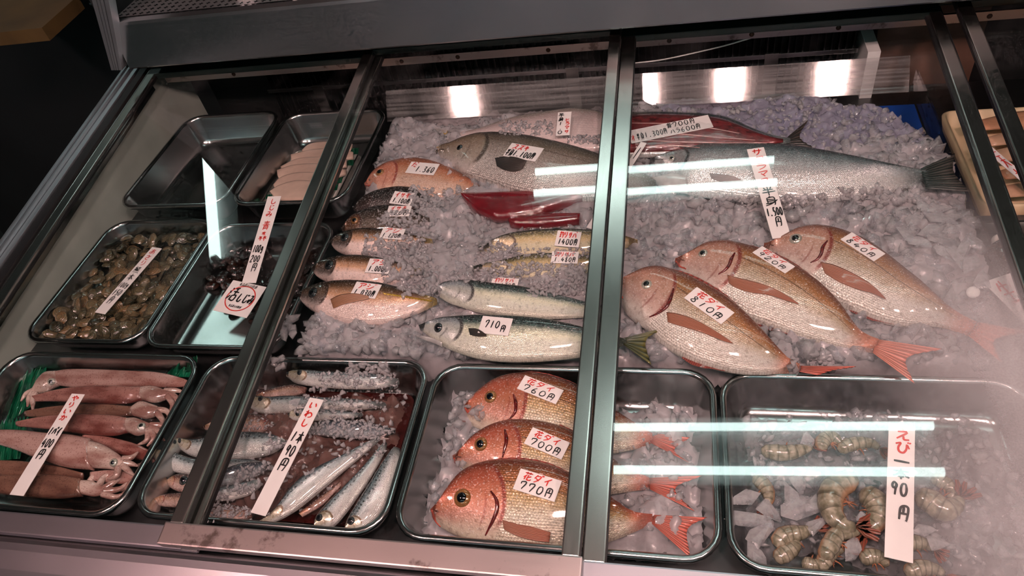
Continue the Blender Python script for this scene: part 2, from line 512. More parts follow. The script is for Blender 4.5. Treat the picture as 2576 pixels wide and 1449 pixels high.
tube_fixture('twin tube ceiling batten above the prawn tray', [(-0.27, 1.0), (0.95, 1.06)], 0.175)
tube_fixture('twin tube ceiling batten above the salmon end of the ice', [(-0.72, 2.35), (0.46, 2.40)], 0.135)
tube_fixture('added twin tube batten lighting the clam end of the aisle wall', [(-1.7, -2.15), (-0.3, -2.15)], 0.16)  # added unseen lamp: brightens the aisle wall and the fronts of the fish
tube_fixture('added twin tube batten lighting the prawn end of the aisle wall', [(0.1, -2.15), (1.5, -2.15)], 0.16)  # second added batten, same purpose at the other end
tube_fixture('single tube ceiling batten running crosswise over the clams', [(-2.74, 2.80), (-2.41, 2.02)], 0.09, 2.0, 1, 0.030)

for i, x in enumerate((-1.09, -0.17, 0.235, 0.69)):
    lx, ly, lh = x, -0.12, 1.5
    e = empty('reflector_lamp', (lx, ly, Z0 + lh), 'pink reflector lamp hung over the glass doors', 'lamp', 'pink reflector lamps in a row')
    dr = np.array([0.0, 0.45, -0.89]); c = np.array([lx, ly, Z0 + lh])
    a = np.cross(dr, [1, 0, 0]); a /= np.linalg.norm(a); b = np.array([1.0, 0, 0])
    hw, hh = 0.050, 0.085
    mk('bulb_face', [c + b * i * hw + a * j * hh for i, j in ((-1, -1), (1, -1), (1, 1), (-1, 1))], [(0, 1, 2, 3)], M['pinkbulb'], e, smooth=False)
    v, f = boxvf([c - dr * d_ + b * i * hw * k_ + a * j * hh * k_ for d_, k_ in ((.004, 1.06), (.06, .8)) for i, j in ((-1, -1), (1, -1), (1, 1), (-1, 1))], .003)
    mk('lamp_housing', v, f, M['black_paint'], e, smooth=False)
    v, f, _ = tube([c - dr * 0.05, c - dr * 0.1 + np.array([0, 0, .1]), c + np.array([0, -.1, 0.6])], 0.006, 8); mk('lamp_stem', v, f, M['black_paint'], e)

# ------------------------------------------------------------------ the shop around the case
M['floor'] = plain('wet_concrete', (40, 44, 44), 0.35, 0, 0.2, 8)
M['dark'] = plain('dark_cabinet', (26, 33, 34), 0.55, 0, 0.15, 5)
M['dark2'] = plain('dark_interior', (10, 11, 12), 0.6, 0, 0.15, 6)
o = mk('floor', [(-4, -2, 0), (4, -2, 0), (4, 5, 0), (-4, 5, 0)], [(0, 1, 2, 3)], M['floor'], smooth=False, loc=(0, 1, 0)); props(o, 'dark wet shop floor', None, None, 'structure')
o = mk('wall_back', [(-4, 4.2, 0), (4, 4.2, 0), (4, 4.2, 3.4), (-4, 4.2, 3.4)], [(0, 1, 2, 3)], M['dark'], smooth=False); props(o, 'dark rear wall of the shop', None, None, 'structure')
M['ceil'] = plain('pale_ceiling', (124, 134, 130), 0.8, 0, 0.06, 2)
o = mk('ceiling', [(-4, -2, 3.0), (4, -2, 3.0), (4, 4.2, 3.0), (-4, 4.2, 3.0)], [(3, 2, 1, 0)], M['ceil'], smooth=False); props(o, 'grey shop ceiling', None, None, 'structure')

M['front'] = plain('pale_tiles', (206, 220, 236), 0.4, 0, 0.05, 3)
o = mk('wall_front', [(-2.2, -2.6, 0), (4, -2.6, 0), (4, -2.6, 3.0), (-2.2, -2.6, 3.0)], [(3, 2, 1, 0)], M['front'], smooth=False); props(o, 'pale tiled wall across the aisle, added for the steel fascia to reflect', None, None, 'structure')  # added unseen for the fascia to mirror; its end leaves that reflection dark

# ------------------------------------------------------------------ display case
M['steel'] = steel('brushed_steel_x', (205, 207, 208), 0.24, 0)
M['steel_y'] = steel('brushed_steel_y', (190, 190, 184), 0.24, 1)
M['steel_dirty'] = steel('stained_steel', (188, 178, 174), 0.38, 0, 0.7)
M['tray'] = steel('tray_steel', (182, 184, 184), 0.22, 0, 0.0, 0.5)
M['alu'] = steel('grooved_aluminium', (190, 200, 204), 0.46, 2)
M['perf'] = steel('perforated_steel', (190, 186, 186), 0.5, 0)
M['ledge'] = steel('rail_steel', (196, 194, 200), 0.36, 0)
M['pan'] = steel('case_floor_steel', (120, 122, 124), 0.4, 0, 0.3)
M['rubber'] = plain('black_seal', (14, 14, 15), 0.5, 0, 0.1)
M['green_dark'] = plain('dark_green_enamel', (16, 30, 28), 0.3, 0.2, 0.1, 12)
M['liner_white'] = plain('white_side_panel', (176, 186, 176), 0.42, 0, 0.1, 9, 0.05)
M['wood'] = plain('brown_timber', (98, 72, 58), 0.6, 0, 0.25, 14, 0.2)
XL, XR, XD = -1.225, 1.10, 0.445
case = empty('display_case', (0.0, 0.85, Z0 - 0.8), 'long chilled fish display case of brushed steel with sloping sliding doors', 'display case')
box('case_floor', XL, XR, 0.34, 1.46, -0.085, -0.066, M['pan'], case)
box('side_panel', XL - 0.012, XL, 0.34, 1.5, -0.085, 0.02, M['liner_white'], case, 0.001)
# upper half of the side panel follows the glass slope
v, f = boxvf([(XL - .012, .36, Z0 + .018), (XL, .36, Z0 + .018), (XL, 1.5, Z0 + .018), (XL - .012, 1.5, Z0 + .018)] + [(XL - .012, .36, Z0 + .022), (XL, .36, Z0 + .022), (XL, 1.5, Z0 + .13), (XL - .012, 1.5, Z0 + .13)], 0.0008)
mk('side_panel', v, f, M['liner_white'], case, smooth=False)
box('plinth', XL, XR, 0.27, 1.55, -0.8, -0.2, M['dark'], case, 0.004)
box('back_panel', XL, XR, 1.56, 1.58, -0.25, 0.3, M['dark2'], case)
extrude_x('front_ledge', [(.346, -.004), (.340, .006), (.331, .006), (.329, -.008), (.318, -.008), (.316, .004), (.310, .007), (.300, .006), (.276, .000), (.256, -.010), (.248, -.024), (.246, -.2), (.346, -.2)], XL - 0.05, XR, M['ledge'], case)
extrude_x('door_track', [(.3285, -.0075), (.3285, -.003), (.3225, -.003), (.3225, -.0075)], XL, XR, M['rubber'], case)
# left end frame: grooved aluminium running up the slope, black seal inside it
for k, (a, b, n0, n1) in enumerate(((-1.262, -1.255, -.02, .010), (-1.254, -1.247, -.02, .006), (-1.246, -1.240, -.02, .011), (-1.239, -1.226, -.02, .005))):
    gbox('frame_ridge', a, b, -0.06, 1.02, n0, n1, M['alu'], case, 0.0012)
gbox('frame_web', -1.266, -1.222, -0.06, 1.02, -0.06, -0.008, M['steel_y'], case, 0.001)
gbox('rubber_seal', -1.225, -1.205, -0.05, 1.02, -0.03, 0.001, M['rubber'], case, 0.001)
gbox('seal_strip', -1.2045, -1.199, -0.05, 1.02, -0.03, -0.004, M['steel_y'], case, 0.001)
# header the doors run up into
gbox('header_rail', XL, XR, 1.03, 1.062, -0.012, 0.012, M['green_dark'], case, 0.004)
gbox('header_cap', XL, XR, 1.064, 1.10, -0.03, 0.03, M['rubber'], case, 0.003)
extrude_x('screw_strip', [(1.398, .100), (1.404, .100), (1.404, .118), (1.398, .118)], XL + .02, XR, M['steel_dirty'], case)
M['rust'] = plain('rusty_screw', (74, 46, 32), 0.5, 0.5, 0.3, 80)
for x in (-1.02, -0.60, -0.47, -0.27, -0.02, 0.14, 0.30, 0.56):
    v, f = dome(np.array([x, 1.398, Z0 + .109]), np.array([0, -1.0, 0.2]), 0.005, 0.003, 12, 3); mk('screw', v, f, M['rust'], case)
# clear end plate between the two bays and sloping clear plate behind the ice
M['acryl'] = glass('clear_acrylic', None, (0.92, 0.92, 0.92, 1))
M['acryl2'] = glass('reflection_haze_acrylic', None, (0.9, 0.9, 0.9, 1), 0.30)  # milky streaks put in for the pink reflection along the plate
box('divider_plate', XD, XD + 0.004, 0.40, 1.36, -0.066, 0.030, M['acryl'], case, 0.0)
v, f = dome(W((2448, 735), .012), np.array([-.3, -.5, .8]), .0085, .003, 20, 4); mk('plate_button', v, f, M['white_paint'], case)
sl = math.radians(52)
P0 = np.array([0, 1.40, Z0 + .038]); dn = np.array([0, -math.cos(sl), -math.sin(sl)]) * 0.07; nn = np.array([0, -math.sin(sl), math.cos(sl)]) * 0.0015
ax, bx = np.array([-0.66, 0, 0]), np.array([XD - .004, 0, 0])
v, f = boxvf([P0 + dn + ax - nn, P0 + dn + bx - nn, P0 + bx - nn, P0 + ax - nn, P0 + dn + ax + nn, P0 + dn + bx + nn, P0 + bx + nn, P0 + ax + nn], 0.0)
mk('ice_guard_plate', v, f, M['acryl2'], case, smooth=False)

# evaporator coil behind the ice
M['coil'] = plain('coil_black', (18, 18, 20), 0.4, 0.4, 0.2)
M['finm'] = steel('frosted_fin', (64, 62, 64), 0.4, 2)
coil = empty('evaporator_coil', (-0.3, 1.5, Z0 - 0.12), 'black finned cooling coil hanging at the back above the ice', 'cooling coil')
box('coil_body', -1.0, 0.36, 1.492, 1.54, -0.12, 0.10, M['coil'], coil)
box('coil_rail', -1.0, 0.36, 1.466, 1.470, 0.014, 0.024, M['steel'], coil, 0.0008)
for x in (-0.86, -0.235, 0.19):
    box('coil_bracket', x - .014, x + .014, 1.458, 1.4655, -0.12, 0.030, M['steel_y'], coil, 0.001)
box('coil_end_plate', 0.368, 0.392, 1.42, 1.53, -0.1, 0.04, M['white_paint'], coil, 0.001)
fm = None
for i in range(96):
    x = -0.99 + i * 0.0141
    if fm is None:
        fo = box('fin', x, x + .0012, 1.470, 1.492, -0.12, 0.10, M['finm'], coil, 0.0); fm = fo
    else:
        fo = fm.copy(); COL.objects.link(fo); fo.location = (i * 0.0141, 0, 0)
    if i % 5 in (1, 3): fo.scale = (2.2, 1, 1); fo.location.x -= (-0.99 - 0 + 0.3) * 1.2 * 1.0
box('timber_panel', 0.40, 0.60, 1.50, 1.52, -0.1, 0.16, M['wood'], case, 0.001)
v, f, _ = tube([W((1885, 70), 0.0) * 0 + np.array([0.14, 1.405, Z0 + 0.098]), (0.08, 1.42, Z0 + .075), (-0.03, 1.44, Z0 + .045), (-0.10, 1.45, Z0 + .035)], 0.0016, 6)
o = mk('cable', v, f, M['white_paint']); props(o, 'thin white cable drooping in front of the black cooling coil', 'cable')

# ------------------------------------------------------------------ sliding glass doors
M['glass'] = glass('door_glass')
M['glass_fog'] = glass('door_glass_misted', (0.02, 0.30, -0.24, 0.10, 0.46))


def door(label, x0, x1, off, gm, wl=0.020, wr=0.020):
    c = GP((x0 + x1) / 2, 0.5, off)
    e = empty('sliding_glass_door', c, label, 'glass door')
    gbox('pane', x0 + wl * .5, x1 - wr * .5, -0.006, 1.03, off - .002, off + .002, gm, e, 0.0)
    for a, b in ((x0, x0 + wl), (x1 - wr, x1)):
        st = gbox('stile', a, b, -0.008, 1.028, off - .006, off + .007, M['steel_y'], e, 0.0016)
        gbox('seal', (a + b) / 2 - wl * .56, (a + b) / 2 + wl * .56, -0.006, 1.026, off - .0055, off + .0015, M['rubber'], st, 0.0005)
    gbox('bottom_rail', x0 - .006, x1 + .004, -0.036, -0.007, off - .007, off + .0075, M['steel_dirty'] if off > 0 else M['ledge'], e, 0.002)
    gbox('top_rail', x0, x1, 1.0, 1.029, off - .007, off + .0075, M['green_dark'], e, 0.002)
    gbox('slide_clip', x0 + .028, x0 + .052, -0.0395, -0.036, off - .004, off + .002, M['steel'], e, 0.0005)
    return e


door('sliding glass door over the clam trays and empty tray', -1.198, -0.618, -0.010, M['glass'])
door('sliding glass door over the sardines, mackerel and sea bass', -0.651, -0.112, 0.006, M['glass'])
door('misted sliding glass door over the salmon and prawns', -0.110, 0.457, -0.010, M['glass_fog'], 0.026, 0.020)
door('sliding glass door over the foam trays of the next bay', 0.478, 1.03, 0.006, M['glass'], 0.022)

# ------------------------------------------------------------------ upper case


def WY(p, y):
    d = ray(p); return CAMP + d * (y / d[1])


up = empty('upper_display_case', (-0.1, 1.5, Z0 + .19), 'upper steel display case with perforated floor above the fish', 'display case')
fo = extrude_x('fascia', [(1.296, .197), (1.299, .193), (1.330, .190), (1.330, .30), (1.316, .30), (1.309, .294), (1.307, .288)], -1.19, XR, M['steel'], up)
box('shelf_support', -1.19, XR, 1.332, 1.85, 0.20, 0.225, M['dark2'], up)
box('end_panel', -1.196, -1.188, 1.302, 1.85, 0.19, 0.60, M['dark'], up)
# perforated floor: a lattice with plus-shaped holes
pv, pf = [], []
cs = 0.0170; q = cs / 5
for cx_ in range(70):
    for cy_ in range(7):
        ox, oy = -1.17 + cx_ * cs, 1.316 + cy_ * cs
        b0 = len(pv)
        for j in range(6):
            for i in range(6): pv.append((ox + i * q, oy + j * q, Z0 + .303))
        for j in range(5):
            for i in range(5):
                if (i, j) in ((2, 2), (1, 2), (3, 2), (2, 1), (2, 3)): continue
                pf.append((b0 + j * 6 + i, b0 + j * 6 + i + 1, b0 + (j + 1) * 6 + i + 1, b0 + (j + 1) * 6 + i))
mk('perforated_floor', pv, pf, M['perf'], up, smooth=False)
for k, (a, b) in enumerate(((214, 226), (228, 236), (238, 246), (249, 262))):
    lo, hi = WY((280 + (a - 214) * .55, 177), 1.286), WY((a, -60), 1.286)
    lo2, hi2 = WY((280 + (b - 214) * .55, 177), 1.286), WY((b, -60), 1.286)
    y = np.array([0, 0.012 + 0.004 * (k % 2), 0])
    v, f = boxvf([lo, lo2, lo2 + y * 1.5, lo + y * 1.5, hi, hi2, hi2 + y * 1.5, hi + y * 1.5], 0.0006)
    mk('corner_post', v, f, M['alu'], up, smooth=False)
box('post_flange', -1.186, -1.160, 1.300, 1.304, 0.30, 0.60, M['dark'], up, 0.0006)
v, f = dome(np.array([-1.165, 1.300, Z0 + .345]), np.array([0, -1.0, 0]), 0.003, 0.002, 10, 3); mk('rivet', v, f, M['steel'], up)

# dark cabinet and a plywood board beyond the left end
cab = empty('side_cabinet', (-1.75, 1.9, 0), 'dark sheet-metal cabinet beyond the end of the case', 'cabinet')
box('cabinet_body', -2.6, -1.30, 1.75, 2.3, -0.8, 0.24, M['dark'], cab, 0.004)
box('cabinet_panel', -1.62, -1.305, 1.742, 1.749, -0.05, 0.20, M['dark'], cab, 0.001)
for x, h in ((-1.60, .17), (-1.60, -.03), (-1.33, .17)):
    v, f = dome(np.array([x, 1.742, Z0 + h]), np.array([0, -1.0, 0]), 0.006, 0.003, 10, 3); mk('rivet', v, f, M['steel'], cab)
M['ply'] = plain('plywood', (74, 60, 30), 0.6, 0, 0.25, 10, 0.1)
pts = [W(p, 0.30) for p in ((-60, 88), (105, 70), (195, -10), (150, -90), (-60, -90))]
n = len(pts); v = [p - np.array([0, 0, .03]) for p in pts] + pts
f = [(i, (i + 1) % n, n + (i + 1) % n, n + i) for i in range(n)] + [tuple(range(n))[::-1], tuple(range(n, 2 * n))]
o = mk('plywood_board', v, f, M['ply'], smooth=False); props(o, 'yellowish plywood board lying on the dark cabinet', 'board')


# ------------------------------------------------------------------ trays
def rrect(x0, x1, y0, y1, r, n=7):
    out = []
    for cx_, cy_, a0 in ((x1 - r, y1 - r, 0), (x0 + r, y1 - r, 90), (x0 + r, y0 + r, 180), (x1 - r, y0 + r, 270)):
        for k in range(n):
            a = math.radians(a0 + 90 * k / (n - 1)); out.append((cx_ + r * math.cos(a), cy_ + r * math.sin(a)))
    return out


def loops(spec, x0, x1, y0, y1, r0, hr, cap=False):
    v, f = [], []
    for off, dh, rr in spec:
        v += [(x, y, Z0 + hr + dh) for x, y in rrect(x0 + off, x1 - off, y0 + off, y1 - off, max(.004, r0 - off * rr))]
    n = 28
    for j in range(len(spec) - 1):
        f += [(j * n + k, j * n + (k + 1) % n, (j + 1) * n + (k + 1) % n, (j + 1) * n + k) for k in range(n)]
    if cap: f.append(tuple(range((len(spec) - 1) * n, len(spec) * n)))
    return v, f


def tray(label, x0, x1, y0, y1, hr=0.0, dep=0.058, r=0.045, mat='tray', name='steel_tray', cat='tray', grp='rectangular steel fish trays'):
    e = empty(name, ((x0 + x1) / 2, (y0 + y1) / 2, Z0 + hr - dep), label, cat, grp)
    v, f = loops([(.004, -.004, .8), (.0035, -.009, .8), (.0, -.008, 1), (-.0015, -.003, 1), (.0, .0, 1), (.004, .0012, 1), (.0075, -.0005, 1), (.009, -.004, 1)], x0, x1, y0, y1, r, hr)
    mk('rim', v, f, M[mat], e)
    v, f = loops([(.0085, -.003, 1), (.011, -.012, .9), (.020, -dep + .016, .8), (.024, -dep + .007, .8), (.033, -dep + .001, .8), (.045, -dep, .8)], x0, x1, y0, y1, r, hr, True)
    mk('basin', v, f, M[mat], e, surf=True)
    return e


tray('steel tray of spear squid on green plastic leaves', -1.172, -0.779, 0.360, 0.652)
tray('steel tray of sardines and slush', -0.763, -0.376, 0.366, 0.653)
tray('steel tray of three red sea bream on ice', -0.366, 0.049, 0.366, 0.648)
tray('steel tray of prawns in ice', 0.055, 0.437, 0.362, 0.645)
tray('steel tray heaped with brown clams', -1.183, -0.927, 0.676, 1.008, 0, .055)
tray('half empty steel tray of small black clams', -0.921, -0.652, 0.668, 0.990, 0, .055)
tray('empty deep steel tray beside the white side panel', -1.168, -0.912, 1.018, 1.362, .028, .070)
tray('deep steel tray holding the sliced squid', -0.897, -0.640, 1.016, 1.345, .028, .070)
# ------------------------------------------------------------------ fish skins
M['eye_gold'] = plain('iris_gold', (150, 106, 62), 0.12, 0.3, 0.2, 300, 0, 1.0)
M['eye_silver'] = plain('iris_silver', (190, 190, 176), 0.15, 0.4, 0.2, 300, 0, 1.0)
M['eye_dark'] = plain('iris_dark', (52, 58, 60), 0.12, 0.3, 0.2, 300, 0, 1.0)
M['pupil'] = plain('pupil_black', (8, 9, 14), 0.06, 0, 0.1, 100, 0, 1.0)
M['bream'] = fish_mat('bream_skin', (226, 222, 212), (196, 180, 156), (166, 116, 70), (110, 58, 42), (184, 138, 124), (214, 142, 116), 92, 40, 0.36, 0.25, 0.3, 0.36, (120, 36, 26), lat=0.6, mouth=0.5)
M['bream_red'] = fish_mat('bream_skin_red', (222, 214, 194), (196, 166, 120), (158, 98, 52), (104, 44, 26), (176, 88, 72), (214, 112, 88), 78, 34, 0.42, 0.25, 0.28, 0.39, (124, 32, 20), lat=0.6, mouth=0.46)
M['seabream'] = fish_mat('red_seabream_skin', (222, 190, 170), (214, 160, 128), (196, 120, 84), (142, 78, 54), (204, 128, 104), (206, 138, 112), 92, 40, 0.36, 0.25, 0.3, 0.34, (140, 52, 40), mouth=0.42)
M['bass'] = fish_mat('sea_bass_skin', (214, 206, 200), (186, 172, 162), (134, 120, 104), (46, 44, 40), (150, 128, 104), (120, 108, 100), 120, 50, 0.6, 0.35, 0.28, 0.29, (54, 44, 34), lat=0.4, mouth=0.5, headmix=0.65)
M['masu'] = fish_mat('salmon_skin', (240, 238, 236), (214, 216, 218), (128, 142, 146), (44, 52, 56), (176, 186, 186), (110, 122, 122), 150, 56, 0.3, 0.55, 0.24, 0.19, (44, 48, 50), mouth=0.5)
M['saba'] = fish_mat('mackerel_skin', (226, 228, 212), (214, 216, 190), (78, 104, 100), (18, 30, 34), (176, 184, 190), (90, 104, 90), 110, 40, 0.12, 0.35, 0.26, 0.25, (40, 36, 40), waves=0.85, headmix=0.6, coat=0.9)
M['saba_gold'] = fish_mat('mackerel_skin_gold', (232, 222, 190), (224, 200, 150), (136, 128, 84), (34, 42, 40), (190, 176, 160), (150, 130, 90), 110, 40, 0.2, 0.35, 0.28, 0.25, (60, 40, 34), waves=0.8, headmix=0.4)
M['aji'] = fish_mat('horse_mackerel_skin', (240, 218, 210), (224, 176, 140), (98, 70, 44), (18, 18, 17), (44, 46, 40), (160, 140, 80), 90, 34, 0.1, 0.35, 0.26, 0.27, (40, 26, 20), headmix=0.85, coat=0.9)
M['isaki'] = fish_mat('grunt_skin', (100, 88, 78), (66, 52, 42), (42, 31, 25), (18, 13, 12), (120, 74, 42), (80, 66, 54), 60, 26, 0.3, 0.25, 0.24, 0.28, (50, 20, 14), headmix=0.5, coat=1.0, mouth=0.5)
M['isaki_dark'] = fish_mat('grunt_skin_dark', (78, 68, 66), (44, 35, 32), (28, 21, 19), (13, 10, 10), (60, 46, 42), (60, 50, 44), 60, 26, 0.3, 0.25, 0.22, 0.28, (50, 20, 18), headmix=0.5, coat=1.0, mouth=0.5)
M['iwashi'] = fish_mat('sardine_skin', (226, 226, 222), (206, 216, 216), (116, 134, 138), (44, 56, 62), (190, 176, 136), (120, 130, 130), 80, 26, 0.12, 0.45, 0.2, 0.21, (110, 80, 50), spots=0.7, headmix=0.6, coat=1.0)
M['iwashi_blood'] = fish_mat('sardine_skin_bloody', (200, 170, 160), (184, 150, 130), (110, 76, 66), (54, 40, 42), (170, 130, 96), (120, 80, 70), 80, 26, 0.15, 0.35, 0.24, 0.21, (110, 40, 30), spots=0.5, headmix=0.6, blotch=0.7, coat=1.0)
M['iwashi_dark'] = fish_mat('sardine_skin_backs', (150, 156, 160), (104, 116, 124), (52, 62, 74), (22, 28, 36), (110, 110, 100), (70, 76, 80), 80, 26, 0.15, 0.4, 0.24, 0.21, (60, 50, 44), spots=0.5, coat=1.0)
M['hiramasa'] = fish_mat('amberjack_flesh', (226, 208, 206), (230, 210, 208), (206, 186, 184), (170, 160, 150), (220, 196, 192), (220, 190, 150), 60, 20, 0.0, 0.05, 0.22, 0.0, (200, 160, 160), headmix=0.0, coat=0.8)
M['red_fin'] = fin_mat('red_fin', (170, 84, 68), (206, 104, 88), 14)
M['pink_fin'] = fin_mat('pink_fin', (206, 122, 98), (216, 130, 112), 14)
M['brown_fin'] = fin_mat('brown_fin', (166, 112, 90), (172, 104, 82), 9)
M['back_fin'] = fin_mat('back_fin', (120, 52, 44), (138, 64, 54), 20)
M['pale_fin'] = fin_mat('pale_fin', (150, 104, 74), (206, 160, 136), 9)
M['dark_fin'] = fin_mat('dark_fin', (44, 46, 46), (78, 66, 60), 14)
M['green_fin'] = fin_mat('green_black_fin', (30, 48, 46), (86, 80, 76), 13)
M['olive_fin'] = fin_mat('olive_fin', (52, 58, 30), (96, 92, 44), 8)
M['yellow_fin'] = fin_mat('yellow_fin', (196, 170, 90), (190, 150, 60), 8)
M['grey_fin'] = fin_mat('grey_fin', (150, 140, 140), (196, 176, 172), 10)
M['salmon_jaw'] = plain('pale_jaw', (190, 190, 188), 0.25, 0.2, 0.1, 90, 0.1, 0.6)
M['mouth_in'] = plain('mouth_dark', (40, 20, 20), 0.3, 0, 0.2)
M['lip'] = plain('red_lip', (172, 78, 64), 0.2, 0, 0.15, 120, 0.1, 0.8)


def fish(label, cat, dor, ven, hd, hv, thick, mat, eye=None, tail=None, pect=None, dorsal=None, anal=None, gill=0.36,
         group=None, name=None, eyem='eye_gold', tailm='red_fin', pectm='brown_fin', dorm='back_fin', nst=46, nr=26, lip=None, shrink=0.94, extra=None, finon=True, pupil=0.58, warp=1.35):
    v, f, uv, C, D, E = loft(dor, ven, hd, hv, thick, nst, nr, shrink, gill, warp=warp)
    lo = v[:, 2].min()
    e = empty(name or cat.replace(' ', '_'), (C[:, 0].mean(), C[:, 1].mean(), lo), label, cat, group)
    mk('body', v, f, M[mat], e, uv=uv, surf=True)
    n = len(C)
    if tail:
        fin('tail_fin', tail[0], tail[1], M[tailm], e, h=(hd + hv) / 2 + (tail[2] if len(tail) > 2 else 0.0))
    if dorsal:
        for nm, side, spec in (('dorsal_fin', D, dorsal), ('anal_fin', E, anal)):
            if not spec: continue
            a, b, ht = spec
            i0, i1 = int(a * n), int(b * n); vv, uu = [], []
            for i in range(i0, i1):
                w = (i - i0) / max(1, i1 - i0 - 1); out = side[i] - C[i]; out = out / (np.linalg.norm(out) + 1e-9)
                hh = ht * (0.35 + 0.65 * math.sin(math.pi * min(1, w * 1.15 + .1)))
                base = C[i] + (side[i] - C[i]) * shrink * 0.97
                for k in range(4):
                    vv.append(base + out * hh * k / 3 + np.array([0, 0, (0.0004 if i % 2 else -0.0004) * k / 3])); uu.append((w, k / 3))
            m = i1 - i0
            ff = [(i * 4 + k, (i + 1) * 4 + k, (i + 1) * 4 + k + 1, i * 4 + k + 1) for i in range(m - 1) for k in range(3)]
            mk(nm, vv, ff, M[dorm], e, uv=uu)
    if pect: fin('pectoral_fin', pect[0], pect[1], M[pectm], e, on=True, nu=20, nv=9)
    if eye:
        ex, ey, er = eye
        c, nn_ = cast((ex, ey)); rm = er * np.linalg.norm(c - CAMP) / F
        vv, ff = dome(c - nn_ * rm * .15, nn_, rm, rm * .5); eo = mk('eye', vv, ff, M[eyem], e)
        vv, ff = dome(c + nn_ * rm * .17, nn_, rm * pupil, rm * .27); mk('pupil', vv, ff, M['pupil'], eo)
    if lip:
        c = [cast(p)[0] + np.array([0, 0, .001]) for p in lip]
        vv, ff, uu = tube(c, [0.0014, 0.0024, 0.0012], 8, 14); mk('lip', vv, ff, M['lip'], e)
    return e


c6 = crop(1500, 500, 2.394); c8 = crop(950, 880, 2.5467); c5 = crop(700, 400, 2.787); c2b = crop(930, 80, 3.813)
c3 = crop(1550, 0, 2.498); c3b = crop(1580, 30, 4.262); c7 = crop(0, 860, 2.342)
cS = crop(1500, 880, 2.394)
cI = crop(380, 900, 3.018); cQ = crop(0, 880, 3.623)


def one(c, x, y): return c([(x, y)])[0]


GB = 'crimson sea bream on the open ice'
# three sea bream on the ice (back to front so that the overlaps stack)
fish('sea bream tagged 840 yen, half hidden behind the 920 yen bream', 'bream',
     c6([(1008, 288), (1080, 245), (1160, 205), (1230, 175), (1320, 163), (1420, 172), (1530, 205), (1640, 255), (1750, 330), (1850, 410), (1950, 490), (2050, 580), (2120, 645), (2200, 700), (2290, 745)]),
     c6([(1010, 292), (1040, 330), (1100, 400), (1200, 490), (1330, 590), (1450, 655), (1580, 700), (1700, 745), (1850, 772), (1980, 768), (2080, 775), (2170, 800), (2250, 828)]),
     .030, .006, .40, 'bream', eye=one(c6, 1200, 240) + (15,), eyem='eye_silver', tail=(c6([(2300, 742), (2245, 825)]), c6([(2600, 800), (2400, 850), (2440, 985)])), tailm='pink_fin',
     pect=(c6([(1350, 382), (1430, 400), (1540, 450), (1640, 510), (1700, 560), (1742, 606)]), c6([(1378, 448), (1460, 500), (1560, 542), (1660, 572), (1742, 610)])), dorsal=(.34, .8, .007), anal=(.62, .8, .006), dorm='back_fin', name='sea_bream')
fish('sea bream tagged 920 yen, lying between the two other bream on ice', 'bream',
     c6([(475, 378), (520, 345), (590, 305), (660, 270), (740, 255), (820, 258), (920, 280), (1040, 320), (1160, 375), (1280, 450), (1380, 530), (1480, 640), (1560, 760), (1620, 815), (1700, 848)]),
     c6([(478, 385), (500, 425), (560, 500), (620, 580), (700, 650), (800, 700), (900, 745), (1040, 785), (1150, 822), (1250, 850), (1400, 885), (1500, 905), (1590, 915), (1670, 928)]),
     .034, .008, .40, 'bream', eye=one(c6, 642, 328) + (12,), eyem='eye_silver', tail=(c6([(1690, 845), (1665, 925)]), c6([(2085, 903), (1870, 960), (1915, 1112)])), tailm='pink_fin',
     pect=(c6([(790, 460), (860, 480), (960, 505), (1060, 540), (1150, 590), (1218, 637)]), c6([(800, 510), (850, 540), (930, 565), (1040, 582), (1130, 612), (1218, 640)])), dorsal=(.4, .86, .008), anal=(.6, .8, .007), lip=c6([(478, 378), (500, 405), (540, 425)]), name='sea_bream')
fish('sea bream tagged 810 yen, its belly by the tray rims', 'bream',
     c6([(134, 510), (160, 480), (230, 445), (300, 418), (370, 408), (450, 422), (560, 460), (680, 520), (780, 580), (880, 660), (960, 740), (1040, 830), (1100, 900), (1160, 965), (1225, 1005)]),
     c6([(136, 530), (142, 600), (165, 680), (220, 740), (300, 800), (370, 870), (450, 930), (560, 985), (680, 1025), (800, 1050), (920, 1062), (1040, 1060), (1130, 1050), (1215, 1040)]),
     .040, .012, .40, 'bream', eye=one(c6, 303, 515) + (14,), eyem='eye_silver', tail=(c6([(1225, 1005), (1215, 1038)]), c6([(1565, 1010), (1430, 1030), (1330, 1062)]), -.01), tailm='red_fin',
     pect=(c6([(425, 685), (470, 690), (560, 715), (650, 760), (740, 815), (822, 872)]), c6([(432, 742), (480, 758), (560, 782), (660, 815), (760, 857), (822, 875)])), dorsal=(.36, .85, .008), anal=(.62, .8, .007), lip=c6([(140, 520), (140, 560), (160, 600)]), name='sea_bream')

